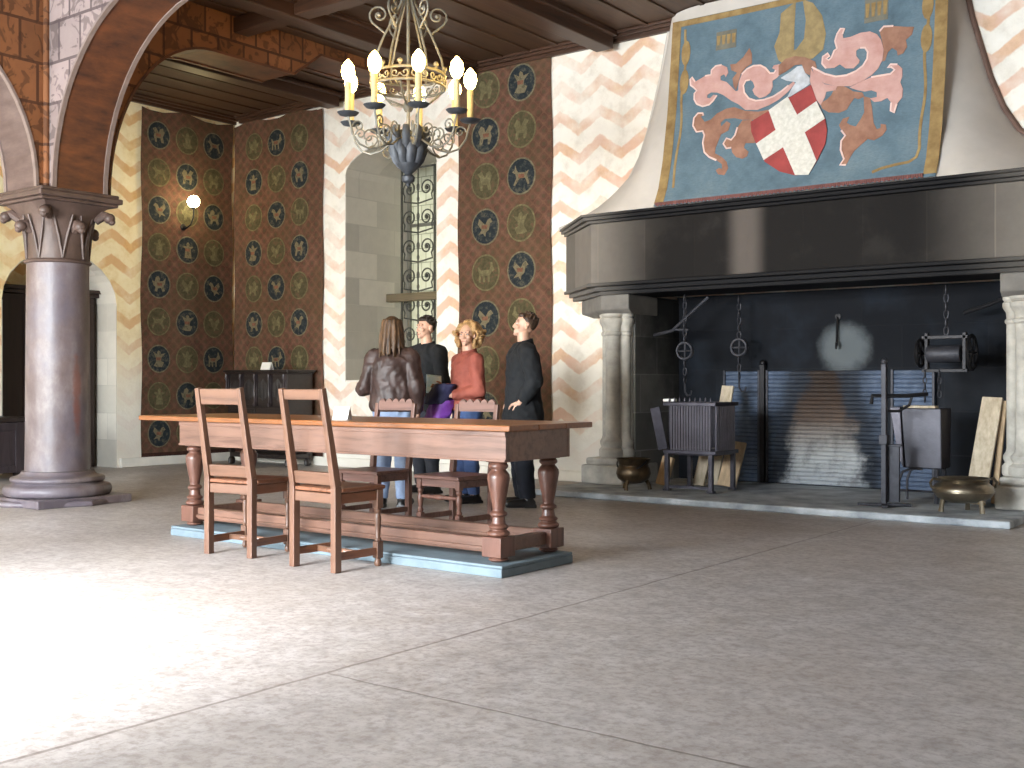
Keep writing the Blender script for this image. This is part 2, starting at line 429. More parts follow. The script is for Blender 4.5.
# window wall behind the photographer's left hand and the wall opposite
mb = MB()
wins = [(-12.2, -10.4), (-9.6, -7.8), (-6.6, -3.6), (2.2, 4.2)]
edges = [XL-.9] + [e for w in wins for e in w] + [XR+.3]
for i in range(0, len(edges), 2): mb.box(edges[i], edges[i+1], YF-.4, YF, 0, CZ)
for a, b in wins: mb.box(a, b, YF-.4, YF, 0, 1.0); mb.box(a, b, YF-.4, YF, 3.3, CZ)
M_DIM = plain('dim_old_plaster', '7d7265', .9, var=.15, scale=3, bump=.3, bscale=8)
struct(mb.build('wall_front', M_DIM))
for i, (a, b) in enumerate(wins):
    mb = MB(); n = 4 if b-a > 2.5 else 2
    for k in range(n+1):
        x = a + (b-a)*k/n; mb.box(max(a, x-.04), min(b, x+.04), YF-.26, YF-.18, 1.0, 3.3)
    for z in (1.0, 2.45, 3.22): mb.box(a, b, YF-.25, YF-.19, z, z+.08)
    struct(mb.build('window_%d' % (i+2), M_CEILX))
mb = MB(); mb.box(XR, XR+.3, YF, YB, 0, CZ); struct(mb.build('wall_right', M_DIM))

# ------------------------------------------------------------------ the arcade springing from the column
CXc, CYc = -9.70, 5.80
AZ = 2.86
def arm(M, name, mats, flat, length, end=None, R=1.56):
    """one arcade arm in local axes: runs along +x from the column, half-thickness .265 in y"""
    half = .265; x0 = .36
    prof = [(x0 + R - R*math.cos(t), AZ + (flat-AZ)*math.sin(t)) for t in [PI/2*i/16 for i in range(17)]]
    prof += [(length, flat)] if not end else end
    mb = MB(); top = CZ-.005
    side, soffit, edge = mats
    e = .05
    P = [(.27, AZ)] + prof
    for (xa, za), (xb, zb) in zip(P, P[1:]):
        mb.use(side)
        A = [mb.v(M @ Vector(p)) for p in ((xa, -half, za), (xb, -half, zb), (xb, -half, top), (xa, -half, top))]
        B = [mb.v(M @ Vector(p)) for p in ((xa, half, za), (xb, half, zb), (xb, half, top), (xa, half, top))]
        mb.face(A); mb.face(B[::-1])
        mb.use(soffit); mb.face((A[0], B[0], B[1], A[1]))
        mb.use(side); mb.face((A[3], A[2], B[2], B[3]))
    xa, za = P[-1]
    mb.face([mb.v(M @ Vector(p)) for p in ((xa, -half, za), (xa, half, za), (xa, half, top), (xa, -half, top))])
    # raised fillets along both edges of the soffit
    mb.use(edge)
    for sgn in (-1, 1):
        for (xa, za), (xb, zb) in zip(prof, prof[1:]):
            d = Vector((xb-xa, 0, zb-za)).normalized(); nrm = Vector((d.z, 0, -d.x))*.013
            q = []
            for yy in (sgn*half - .012, sgn*half + .012 if sgn < 0 else sgn*half + .012):
                pass
            y1, y2 = sorted((sgn*(half-.03), sgn*(half+.012)))
            c = []
            for yy in (y1, y2):
                c += [Vector((xa, yy, za)) + nrm, Vector((xb, yy, zb)) + nrm, Vector((xb, yy, zb)) - nrm, Vector((xa, yy, za)) - nrm]
            mb.hexa([M @ p for p in c])
    return struct(mb.build(name, None))
def frame(rz): return Matrix.Translation((CXc, CYc, 0)) @ Matrix.Rotation(rz, 4, 'Z')
arm(frame(0), 'trim_3', (M_PAINTX, M_SOFFIT, M_EDGE), 4.47, 14.6)
M_SOFFITL = plain('daylit_arch_soffit', '806a62', .6, var=.3, scale=2.2, bump=.2, bscale=9, c2='4f3d37', stretch=(1.2, 1.2, 4))  # daylight on this arm's soffit is put into the greyer colour
arm(frame(-PI/2), 'trim_4', (M_PAINTY, M_SOFFITL, M_EDGE), 4.42, CYc-YF-.005)
arm(frame(PI/2), 'trim_5', (M_PAINTY, M_SOFFIT, M_SOFFIT), 4.52, 4.8, [(2.65, 4.52), (3.05, 4.82), (4.79, 4.82)], 1.2)
arm(frame(PI), 'trim_6', (M_PAINTX, M_SOFFIT, M_EDGE), 4.47, 3.395)
mb = MB(); mb.box(CXc-.268, CXc+.268, CYc-.268, CYc+.268, AZ+.002, CZ-.006); mb.tube([(CXc+.28, CYc-.28, AZ+.002), (CXc+.28, CYc-.28, CZ-.3)], .03, 8); struct(mb.build('trim_7', M_PAINTY, bevel=.03))
# ------------------------------------------------------------------ stone column
def column_material():
    m = NT('worn_column_stone'); X = m.sep()
    n = m.noise(4, 6, .7, m.mapping((1, 1, .6))); g = m.noise(1.4, 4, .6)
    col = m.ramp(n, [(.25, lin('4a3d3c')), (.5, lin('6b5d5b')), (.75, lin('8b807e'))])
    col = m.mix(m.smooth(g, .42, .62, 0, .5), col, lin('5d5a68'))
    d1 = m.math('ADD', X[1], -.02); d2 = m.math('ADD', X[2], -1.0)
    r = m.math('ADD', m.math('MULTIPLY', m.math('MULTIPLY', d1, d1), 260.), m.math('MULTIPLY', m.math('MULTIPLY', d2, d2), 5.))
    col = m.mix(m.math('MULTIPLY', m.math('MULTIPLY', m.smooth(X[0], .1, .2), m.smooth(m.math('ADD', r, m.math('MULTIPLY', m.noise(9, 5, .7), 2.)), 1.1, 1.9, 1, 0)), .6), col, lin('7d4431'))
    m.bump(n, .3, .02)
    return m.fin(col, m.ramp(n, [(.3, .32), (.7, .5)]), 0, .5)
M_COLUMN = column_material()
M_CAPITAL = plain('dark_capital_stone', '54433c', .5, var=.3, scale=5, bump=.3, bscale=18)
col = thing('stone_column', 'thick round stone column with carved capital carrying the wooden arches', 'column', (CXc, CYc, 0))
mb = MB(); mb.box(-.47, .47, -.47, .47, 0, .075); mb.lathe([(.56, .0), (.56, .035), (.54, .05)], seg=8); mb.build('plinth', M_COLUMN, col, bevel=.015)
prof = [(.46, .075)] + [(.44 + .035*math.sin(t), .125 - .05*math.cos(t)) for t in [PI*i/8 for i in range(9)]] + [(.40, .185), (.385, .20)] + [(.385 + .03*math.sin(t), .225 - .025*math.cos(t)) for t in [PI*i/6 for i in range(1, 7)]] + [(.345, .262), (.325, .28), (.315, .30)]
mb = MB(); mb.lathe(prof, seg=40); mb.build('base', M_COLUMN, col, True, auto=50)
mb = MB(); mb.lathe([(.290, .302), (.284, .6), (.281, 1.2), (.276, 1.8), (.272, 2.205)], seg=48); mb.build('shaft', M_COLUMN, col, True)
mb = MB(); mb.lathe([(.275, 2.206)] + [(.272 + .026*math.sin(t), 2.224 - .018*math.cos(t)) for t in [PI*i/6 for i in range(7)]] + [(.275, 2.244)], seg=40)
rings = []
for z, r, sq in ((2.242, .266, 0), (2.36, .268, 0), (2.50, .278, .1), (2.62, .30, .35), (2.71, .335, .7), (2.745, .36, .95)):
    ring = []
    for k in range(48):
        a = 2*PI*k/48; c = max(abs(math.cos(a)), abs(math.sin(a))); rr = r*((1-sq) + sq/c*.93)
        ring.append((math.cos(a)*rr, math.sin(a)*rr, z))
    rings.append(ring)
mb.loft(rings)
capi = mb.build('capital', M_CAPITAL, col, True, auto=35)
mb = MB()
for k in range(8):                       # ribs of the leaves and the knobs under the corners
    a = PI/4*k + PI/8; c, s_ = math.cos(a), math.sin(a)
    for da in (-.26, .26):
        mb.tube([(.27*math.cos(a), .27*math.sin(a), 2.25), (.285*math.cos(a+da*.5), .285*math.sin(a+da*.5), 2.45), (.32*math.cos(a+da), .32*math.sin(a+da), 2.64)], [.012, .014, .01], 6)
mb.build('leaf_ribs', M_CAPITAL, capi, True)
for k in range(8):
    a = PI/4*k; c, s_ = math.cos(a), math.sin(a); corner = k % 2
    R, z = (.46, 2.645) if corner else (.365, 2.53)
    mb = MB(); mb.ball((c*R, s_*R, z), (.055, .055, .05), 10); mb.ball((c*(R+.02), s_*(R+.02), z-.03), .035, 8); mb.tube([(c*R*.72, s_*R*.72, z-.03), (c*R*.9, s_*R*.9, z+.03), (c*R, s_*R, z+.02)], [.04, .045, .03], 8)
    mb.build('crocket', M_CAPITAL, capi, True)
mb = MB()
for z0, z1, w in ((2.745, 2.775, .385), (2.775, 2.825, .415), (2.825, 2.858, .39)): mb.box(-w, w, -w, w, z0, z1)
mb.build('abacus', M_CAPITAL, col, bevel=.012)

# ------------------------------------------------------------------ great fireplace
M_FB = stone('sooted_fireback', '4d5057', '5f636a', 0, .8, .42, '6b6e73', .8, soot_back)
M_FS = stone('sooted_jamb', '7e7c78', '98958f', 1, .7, .40, 'a8a6a0', .8, soot_side)
M_FRZ = stone('sooted_frieze', '6e6862', '847d75', 0, .56, 3.1, '8f867c', .7, soot_frieze)
M_MLD = stone('sooted_moulding', '6d6964', '7d7872', 0, 1.3, 2.0, '8b857d', .65, soot_moulding)
M_COR = plain('grey_corbel_stone', '6f6b66', .8, var=.2, scale=5, bump=.3, bscale=16)
M_JAMB = plain('pale_pillar_stone', 'a39e96', .8, var=.22, scale=5, bump=.35, bscale=16, c2='c3beb4')
M_HOOD = plain('hood_plaster', 'c3bcb4', .9, var=.08, scale=2.5, bump=.2, bscale=10)
M_HEARTH = plain('ashy_hearth_stone', '8b9299', .75, var=.3, scale=4, bump=.3, bscale=16, c2='c3c8cc')
FC, FL = -4.43, -4.27
fp = thing('fireplace', 'huge stone fireplace with sooted lintel, clustered pillars and white flaring hood', 'fireplace', (FC, YB, 0))
def L(x, y, z): return (x-FC, y-YB, z)
def poly(xw, xf, yf): return [(xw, YB), (xf, yf), (2*FL-xf, yf), (2*FL-xw, YB)]
def slab(mb, p, z0, z1, q=None):
    q = q or p
    mb.loft([[L(x, y, z0) for x, y in p], [L(x, y, z1) for x, y in q]]); return mb
mb = MB(); slab(mb, poly(-7.275, -6.48, 9.90), 2.15, 2.77); mb.build('frieze', M_FRZ, fp, bevel=.01)
mb = MB()
for z0, z1, d in ((2.03, 2.07, -.09), (2.07, 2.115, -.04), (2.115, 2.15, .03)):
    slab(mb, poly(-7.275-d, -6.48-d*.7, 9.90-d), z0, z1)
mb.build('lintel_moulding', M_MLD, fp, bevel=.008)
mb = MB()
for z0, z1, d in ((2.77, 2.80, .03), (2.80, 2.835, .07), (2.835, 2.862, .095)):
    slab(mb, poly(-7.275-d, -6.48-d*.7, 9.90-d), z0, z1)
mb.build('cornice', M_MLD, fp, bevel=.008)
HZ = [2.862, 2.95, 3.04, 3.16, 3.33, 3.55, 3.84, 4.1, 4.4, 4.7, 4.94]
def lerp(x, xs, ys):
    if x <= xs[0]: return ys[0]
    for a, b, c, d in zip(xs, xs[1:], ys, ys[1:]):
        if x <= b: return c + (d-c)*(x-a)/(b-a)
    return ys[-1]
KZ = [2.86, 3.04, 3.33, 3.84, 4.4, 4.95]
def hood_front(z): return lerp(z, KZ, [9.83, 9.93, 10.02, 10.12, 10.19, 10.25])
def hood_xw(z): return lerp(z, [2.86, 2.94, 3.04, 3.18, 3.33, 3.56, 3.84, 4.4, 4.95], [-7.35, -7.06, -6.82, -6.58, -6.41, -6.27, -6.165, -6.01, -5.9])
def hood_xf(z): return lerp(z, KZ, [-6.55, -6.33, -6.08, -5.93, -5.82, -5.73])
def hood_ring(z):
    xw, xf, yf = hood_xw(z), hood_xf(z), hood_front(z); out = []
    for sgn in (1, -1):
        m_ = (lambda x: x) if sgn > 0 else (lambda x: 2*FC - x)
        W, F, E = Vector((xw, YB)), Vector((xf-.05, yf)), Vector((xf+.42, yf)); pts = []
        for i in range(9):
            t = i/8; p = W*(1-t)**2 + F*2*t*(1-t) + E*t*t; pts.append((m_(p.x), p.y))
        out += pts if sgn > 0 else pts[::-1]
    return [L(x, y, z) for x, y in out]
mb = MB(); mb.loft([hood_ring(z) for z in HZ]); mb.build('hood', M_HOOD, fp, True, auto=35)
M_BORDER = plain('brown_painted_line', '6b5348', .85, var=.3, scale=6)
for sgn in (-1, 1):
    mb = MB(); pts = []
    for z in HZ:
        x = hood_xw(z); x = x - .012 if sgn < 0 else 2*FC - x + .012
        pts.append(L(x, YB-.006, z))
    mb.tube(pts, .028, 6); mb.build('hood_edge', M_BORDER if sgn > 0 else M_HOOD, fp, True)
for sgn in (-1, 1):
    def S_(x): return x if sgn < 0 else 2*FL - x
    # corbel block under the lintel end
    p = [(S_(-7.06), YB), (S_(-6.42), 10.0), (S_(-6.08), 10.0), (S_(-6.08), YB)]
    q = [(S_(-6.90), YB), (S_(-6.40), 10.06), (S_(-6.08), 10.06), (S_(-6.08), YB)]
    mb = MB(); mb.loft([[L(x, y, 1.83) for x, y in q], [L(x, y, 1.88) for x, y in p], [L(x, y, 2.03) for x, y in p]]); mb.build('corbel', M_COR, fp, bevel=.012)
    pil = thing('pillar', '', '', L(S_(-6.28), 10.02, 0)); del pil['label']; del pil['category']; pil.parent = fp
    mb = MB(); xa, xb, xc, xd = (-.30, .21, -.26, .18) if sgn < 0 else (-.21, .30, -.18, .26); mb.box(xa, xb, -.16, .575, .062, .26); mb.box(xc, xd, -.13, .575, .26, .33); mb.build('pillar_base', M_JAMB, pil, bevel=.02)
    mb = MB(); mb.box(*( (-.13, .165) if sgn < 0 else (-.165, .13)), 0.10, .575, .33, 1.83); mb.box(-.10, .10, .03, .12, .45, 1.7)
    def colonnette(r, x, y): mb.lathe([(r*1.5, .33), (r*1.7, .35), (r*1.7, .41), (r*1.25, .44), (r*1.5, .475), (r*1.5, .50), (r*1.1, .535), (r, .56), (r, 1.60), (r*1.25, 1.615), (r*1.25, 1.635), (r, 1.65), (r*1.1, 1.70), (r*1.5, 1.735), (r*1.6, 1.75), (r*1.6, 1.78), (r*1.3, 1.79), (r*1.6, 1.81), (r*1.6, 1.83)], (x, y, 0), 18)
    colonnette(.078, 0, .0); colonnette(.052, -.115, .07); colonnette(.052, .115, .07)
    for x in (-.068, .068): mb.lathe([(.016, .5), (.016, 1.7)], (x, .035, 0), 8)
    mb.build('pillar_shaft', M_JAMB, pil, True, auto=40)
mb = MB(); mb.box(*[L(-6.62, 0, 0)[0], L(-2.15, 0, 0)[0]], 9.05-YB, 11.11-YB, 0, .06); mb.build('hearth', M_HEARTH, fp, bevel=.015)
mb = MB(); mb.box(FX0-FC+.006, FX1-FC-.006, 11.085-YB, 11.115-YB, .06, FZ-.002); mb.build('fireback_wall', M_FB, fp)
for x0, x1 in ((FX0+.002, FX0+.03), (FX1-.03, FX1-.002)):
    mb = MB(); mb.box(x0-FC, x1-FC, 10.15-YB, 11.084-YB, .06, FZ-.03); mb.build('jamb_wall', M_FS, fp)
# ------------------------------------------------------------------ banner on the hood
def banner_mat():
    m = NT('faded_blue_cloth'); n = m.noise(3, 6, .7); w = m.noise(30, 3, .6, m.mapping((1, 1, 4)))
    col = m.ramp(n, [(.28, lin('53646e')), (.5, lin('627682')), (.75, lin('76868d'))])
    col = m.mix(m.smooth(w, .4, .7, 0, .3), col, lin('4d5a60'))
    m.bump(w, .2, .004)
    return m.fin(col, .9, 0, .1)
M_BAN = banner_mat()
M_OCHRE = plain('ochre_border_paint', '8d6f45', .9, var=.25, scale=9, c2='a18859')
M_PINK = plain('faded_pink_paint', 'c09086', .9, var=.13, scale=7, c2='c9a39b')
M_BROWNP = plain('terracotta_paint', '8f6551', .9, var=.2, scale=8, c2='a37a66')
M_REDP = plain('heraldic_red_paint', '96413f', .9, var=.18, scale=7)
M_WHITEP = plain('chalky_white_paint', 'c9c6bb', .9, var=.1, scale=25, c2='dcd9d0')
M_HELM = plain('grey_white_paint', 'b9bcc0', .9, var=.2, scale=14)
M_GOLDP = plain('dull_gold_paint', '93805a', .9, var=.2, scale=14)
M_FRINGE = plain('dark_red_fringe', '6b4440', .95, var=.3, scale=20)
BL, BR, BB = -5.672, -2.932, 2.868
def ban_y(x, z): return hood_front(z) - .022 - .006*math.sin(3.1*x + .6)
ban = thing('heraldic_banner', 'faded blue cloth banner with a red and white shield on the fireplace hood', 'banner', (-4.3, 9.8, 2.868))
def Bp(x, z, o=0.): return (x+4.3, ban_y(x, z) - o - 9.8, z-2.868)
us = [BL + (BR-BL)*i/40 for i in range(41)]; vs = [BB + (4.80-BB)*i/30 for i in range(31)]
mb = MB(); mb.sheet(lambda x, z: Bp(x, z), us, vs); mb.build('cloth', M_BAN, ban, True, solid=.008, keep=True)
BANNER={
 'scrollA':[(-4.899,3.969),(-4.898,4.051),(-4.871,4.123),(-4.818,4.167),(-4.751,4.188),(-4.678,4.18),(-4.621,4.142),(-4.575,4.084),(-4.533,4.077),(-4.514,4.103),(-4.554,4.13),(-4.537,4.155),(-4.483,4.155),(-4.446,4.12),(-4.457,4.064),(-4.5,4.025),(-4.544,4.004),(-4.537,3.945),(-4.558,3.891),(-4.611,3.859),(-4.671,3.853),(-4.722,3.894),(-4.749,3.945),(-4.727,3.976),(-4.748,4.026),(-4.78,4.053),(-4.824,4.051),(-4.846,4.007),(-4.833,3.935),(-4.782,3.868),(-4.706,3.833),(-4.621,3.829),(-4.526,3.846),(-4.445,3.884),(-4.376,3.93),(-4.325,3.962),(-4.312,3.937),(-4.373,3.873),(-4.463,3.807),(-4.567,3.765),(-4.685,3.738),(-4.809,3.757),(-4.89,3.827)],
 'scrollB':[(-4.884,3.823),(-4.969,3.874),(-5.062,3.948),(-5.127,3.982),(-5.192,3.993),(-5.23,3.975),(-5.234,3.945),(-5.201,3.934),(-5.165,3.964),(-5.126,3.952),(-5.161,3.904),(-5.204,3.869),(-5.274,3.862),(-5.342,3.896),(-5.374,3.949),(-5.376,4.01),(-5.351,4.036),(-5.386,4.072),(-5.424,4.102),(-5.432,4.164),(-5.414,4.185),(-5.377,4.131),(-5.332,4.148),(-5.269,4.173),(-5.204,4.174),(-5.201,4.221),(-5.158,4.256),(-5.094,4.257),(-5.034,4.222),(-5.018,4.166),(-5.041,4.122),(-5.062,4.156),(-5.099,4.144),(-5.097,4.102),(-5.031,4.073),(-4.977,4.017),(-4.924,3.961),(-4.893,3.968)],
 'leafC':[(-5.004,4.247),(-4.941,4.242),(-4.869,4.294),(-4.806,4.377),(-4.777,4.312),(-4.772,4.218),(-4.838,4.182),(-4.884,4.131),(-4.904,4.052),(-4.925,3.973),(-4.952,4.013),(-4.97,4.099),(-4.923,4.15),(-4.988,4.185)],
 'leafD':[(-4.453,3.731),(-4.575,3.672),(-4.717,3.646),(-4.833,3.663),(-4.919,3.692),(-5.02,3.699),(-5.064,3.665),(-5.055,3.624),(-5.001,3.672),(-4.956,3.642),(-4.974,3.573),(-5.047,3.544),(-5.067,3.491),(-5.093,3.415),(-5.096,3.36),(-5.014,3.31),(-4.956,3.255),(-4.929,3.188),(-4.96,3.12),(-5.029,3.136),(-5.061,3.18),(-5.031,3.2),(-4.995,3.188),(-5.003,3.237),(-5.069,3.285),(-5.152,3.328),(-5.209,3.383),(-5.236,3.482),(-5.227,3.561),(-5.249,3.604),(-5.318,3.606),(-5.364,3.677),(-5.36,3.757),(-5.321,3.8),(-5.268,3.792),(-5.257,3.766),(-5.291,3.763),(-5.241,3.699),(-5.174,3.713),(-5.111,3.768),(-5.013,3.801),(-4.93,3.804),(-4.808,3.746),(-4.675,3.718),(-4.547,3.722)],
 'leafE':[(-4.833,3.655),(-4.734,3.646),(-4.691,3.533),(-4.679,3.408),(-4.778,3.421),(-4.79,3.376),(-4.737,3.33),(-4.746,3.284),(-4.793,3.266),(-4.862,3.291),(-4.911,3.345),(-4.923,3.393),(-4.973,3.392),(-5.012,3.444),(-4.983,3.496),(-4.931,3.473),(-4.894,3.515),(-4.876,3.591)],
 'scrollF':[(-4.15,4.068),(-4.019,3.98),(-3.912,3.936),(-3.809,3.931),(-3.72,3.955),(-3.659,3.995),(-3.623,4.053),(-3.62,4.117),(-3.647,4.16),(-3.692,4.168),(-3.729,4.149),(-3.727,4.097),(-3.693,4.053),(-3.698,4.028),(-3.747,3.985),(-3.825,3.999),(-3.879,4.047),(-3.93,4.023),(-4.009,4.031),(-4.051,4.084),(-4.047,4.149),(-4.002,4.174),(-3.981,4.143),(-4.013,4.123),(-3.986,4.105),(-3.961,4.127),(-3.938,4.188),(-3.912,4.203),(-3.935,4.279),(-3.919,4.341),(-3.888,4.388),(-3.849,4.38),(-3.866,4.331),(-3.858,4.29),(-3.787,4.29),(-3.698,4.311),(-3.609,4.307),(-3.545,4.269),(-3.505,4.21),(-3.476,4.116),(-3.484,4.016),(-3.518,3.945),(-3.578,3.892),(-3.652,3.854),(-3.764,3.821),(-3.895,3.842),(-4.015,3.888),(-4.111,3.956)],
 'leafG':[(-3.521,4.29),(-3.485,4.328),(-3.398,4.317),(-3.3,4.291),(-3.214,4.274),(-3.23,4.208),(-3.283,4.168),(-3.268,4.102),(-3.302,4.046),(-3.35,4.036),(-3.358,4.081),(-3.402,4.115),(-3.438,4.083),(-3.459,4.011),(-3.484,4.003),(-3.476,4.103),(-3.499,4.209)],
 'scrollH':[(-3.776,3.81),(-3.677,3.845),(-3.578,3.873),(-3.478,3.875),(-3.404,3.875),(-3.369,3.907),(-3.401,3.938),(-3.432,3.937),(-3.408,3.964),(-3.347,3.953),(-3.302,3.908),(-3.299,3.832),(-3.314,3.784),(-3.286,3.716),(-3.287,3.64),(-3.331,3.584),(-3.35,3.505),(-3.382,3.529),(-3.381,3.604),(-3.421,3.655),(-3.475,3.632),(-3.537,3.635),(-3.577,3.674),(-3.515,3.677),(-3.518,3.722),(-3.57,3.75),(-3.632,3.747),(-3.697,3.771)],
 'scrollI':[(-4.159,4.057),(-4.163,3.939),(-4.128,3.801),(-4.039,3.681),(-4.006,3.755),(-3.996,3.806),(-3.905,3.805),(-3.895,3.842),(-4.014,3.881),(-4.097,3.954)],
 'leafJ':[(-3.915,3.834),(-3.879,3.853),(-3.803,3.815),(-3.739,3.767),(-3.652,3.741),(-3.632,3.701),(-3.685,3.685),(-3.722,3.703),(-3.755,3.659),(-3.787,3.602),(-3.859,3.582),(-3.96,3.603),(-4.026,3.651),(-4.043,3.704),(-3.982,3.732),(-3.947,3.764)],
 'leafK':[(-3.638,3.702),(-3.577,3.68),(-3.552,3.578),(-3.53,3.441),(-3.496,3.376),(-3.462,3.383),(-3.464,3.42),(-3.417,3.407),(-3.408,3.357),(-3.444,3.308),(-3.511,3.274),(-3.572,3.295),(-3.615,3.258),(-3.68,3.199),(-3.71,3.147),(-3.743,3.071),(-3.798,3.078),(-3.768,3.13),(-3.809,3.222),(-3.814,3.31),(-3.781,3.355),(-3.822,3.41),(-3.85,3.463),(-3.818,3.52),(-3.758,3.53),(-3.778,3.477),(-3.74,3.447),(-3.69,3.428),(-3.647,3.495),(-3.621,3.552)],
 'shield':[(-4.74,3.626),(-4.546,3.714),(-4.345,3.814),(-4.148,3.897),(-4.082,3.734),(-3.984,3.546),(-3.956,3.43),(-3.963,3.297),(-4.02,3.153),(-4.084,3.025),(-4.222,3.029),(-4.385,3.088),(-4.55,3.204),(-4.662,3.398),(-4.722,3.522)],
 'crossV':[(-4.559,3.713),(-4.374,3.819),(-4.273,3.642),(-4.026,3.146),(-4.086,3.017),(-4.219,3.032),(-4.372,3.313),(-4.479,3.527)],
 'crossH':[(-4.659,3.397),(-4.081,3.726),(-3.984,3.546),(-4.56,3.221)],
 'helmet':[(-4.46,4.015),(-4.373,4.054),(-4.293,4.1),(-4.246,4.098),(-4.215,4.027),(-4.165,3.965),(-4.162,3.906),(-4.24,3.866),(-4.346,3.82),(-4.38,3.815),(-4.337,3.901),(-4.299,3.948),(-4.396,3.978)],
 'torse':[(-4.488,4.141),(-4.422,4.196),(-4.326,4.206),(-4.216,4.173),(-4.119,4.116),(-4.102,4.053),(-4.156,4.056),(-4.166,3.992),(-4.219,4.027),(-4.253,4.113),(-4.321,4.118),(-4.415,4.068),(-4.483,4.046)],
 'wingR':[(-4.277,4.748),(-4.171,4.695),(-4.076,4.555),(-4.03,4.37),(-4.048,4.223),(-4.146,4.153),(-4.273,4.138),(-4.38,4.195),(-4.436,4.256),(-4.319,4.273),(-4.246,4.361),(-4.236,4.536)],
 'wingL':[(-4.494,4.659),(-4.346,4.749),(-4.348,4.495),(-4.341,4.253),(-4.371,4.152),(-4.425,4.14),(-4.498,4.201),(-4.548,4.345),(-4.499,4.471)],
 'panelA':[(-3.668,4.57),(-3.645,4.614),(-3.453,4.573),(-3.458,4.393),(-3.662,4.421)],
 'panelB':[(-5.171,4.601),(-4.963,4.588),(-4.953,4.415),(-5.162,4.432)],
}
def painted(name, poly, mat, o, parent=ban, th=.004):
    P = [Bp(x, z, o) for x, z in poly]
    mb = MB()
    # cut to the cloth's curve: every triangle is subdivided before it is laid on
    bm = bmesh.new(); V = [bm.verts.new((x, 0, z)) for x, z in poly]
    for t in tessellate_polygon([[Vector((x, 0, z)) for x, z in poly]]):
        try: bm.faces.new([V[i] for i in t])
        except ValueError: pass
    for zc in [2.9 + .08*i for i in range(25)]:
        bmesh.ops.bisect_plane(bm, geom=bm.verts[:] + bm.edges[:] + bm.faces[:], plane_co=(0, 0, zc), plane_no=(0, 0, 1))
    for v in bm.verts:
        p = Bp(v.co.x, v.co.z, o); v.co = p
    bmesh.ops.recalc_face_normals(bm, faces=bm.faces)
    mb.bm.free(); mb.bm = bm
    return mb.build(name, mat, parent, solid=th)
def strip(pts, w): # flat ribbon outline along a path
    L_, R_ = [], []
    for i, (x, z) in enumerate(pts):
        a = Vector(pts[max(i-1, 0)]); b = Vector(pts[min(i+1, len(pts)-1)]); d = (b-a).normalized(); n = Vector((-d.y, d.x))*w/2
        L_.append((x+n.x, z+n.y)); R_.append((x-n.x, z-n.y))
    return L_ + R_[::-1]
def line(name, pts, w, mat, o):
    mb = MB(); P = strip(pts, w); n = len(pts)
    A = [mb.v(Bp(x, z, o)) for x, z in P]
    for i in range(n-1): mb.face((A[i], A[i+1], A[2*n-2-i], A[2*n-1-i]))
    return mb.build(name, mat, ban, solid=.004)
def up(x, z0, z1, n=24): return [(x, z0 + (z1-z0)*i/n) for i in range(n+1)]
line('border', up(BL+.05, BB+.03, 4.80), .10, M_OCHRE, .008); line('border', up(BR-.05, BB+.03, 4.80), .11, M_OCHRE, .008)
line('border', [(BL+.09 + (BR-BL-.18)*i/20, 4.765) for i in range(21)], .06, M_OCHRE, .008)
for pts in (up(BL+.16, 3.05, 4.7), up(BR-.17, 3.15, 4.75)):
    line('inner_line', [(x + .012*math.sin(9*z), z) for x, z in pts], .025, M_OCHRE, .007)
line('inner_line', [(BR-.17, 3.15), (BR-.19, 3.07), (BR-.25, 3.03), (BR-.36, 3.02), (BR-.48, 3.0), (BR-.56, 2.97)], .025, M_OCHRE, .007)
for x in (BL+.17, BR-.17):
    for z in (4.45, 4.15): painted('knot', [(x + .05*math.cos(a), z + .13*math.sin(a)) for a in [2*PI*i/12 for i in range(12)]], M_OCHRE, .0075)
for k, pc in (('scrollA', M_PINK), ('scrollB', M_PINK), ('leafC', M_BROWNP), ('leafD', M_BROWNP), ('leafE', M_BROWNP), ('scrollF', M_PINK), ('leafG', M_BROWNP), ('scrollH', M_PINK), ('scrollI', M_PINK), ('leafJ', M_BROWNP), ('leafK', M_BROWNP)):
    painted('mantling_scroll' if pc is M_PINK else 'mantling_leaf', BANNER[k], pc, .010 if pc is M_PINK else .007)
M_HIL = plain('pale_scroll_highlight', 'd9bdb4', .9, var=.1, scale=9)
for k, a, b in (('scrollA', 2, 9), ('scrollA', 25, 34), ('scrollB', 9, 21), ('scrollB', 23, 27), ('scrollF', 0, 9), ('scrollF', 18, 32), ('scrollH', 2, 9), ('scrollH', 15, 18), ('leafD', 24, 35), ('leafE', 11, 17), ('leafK', 15, 21), ('leafG', 0, 2)):
    line('highlight', [(x, z) for x, z in BANNER[k][a:b+1]], .016, M_HIL, .0135)
painted('wing', BANNER['wingL'], M_GOLDP, .006); painted('wing', BANNER['wingR'], M_GOLDP, .006)
painted('crest_wreath', BANNER['torse'], M_BROWNP, .012); painted('helmet', BANNER['helmet'], M_HELM, .014)
sh = painted('shield', BANNER['shield'], M_REDP, .016)
c = painted('cross', BANNER['crossV'], M_WHITEP, .020, sh); painted('cross_arm', BANNER['crossH'], M_WHITEP, .0205, sh)
for k in ('panelA', 'panelB'):
    P = BANNER[k]; xs = [p[0] for p in P]; zs = [p[1] for p in P]; x0, x1, z0, z1 = min(xs), max(xs), min(zs), max(zs)
    z1 = min(z1, 4.74)
    pt = painted('inscription_panel', [(x0, z0), (x1, z0), (x1, z1), (x0, z1)], plain('faint_panel_paint', '6f6c60', .9, var=.2, scale=12), .006)
    for i in range(4):
        xx = x0 + (x1-x0)*(i+.5)/4; painted('stroke', [(xx-.012, z0+.05), (xx+.012, z0+.05), (xx+.02, z1-.04), (xx-.02, z1-.04)], M_OCHRE, .009, pt, .002)
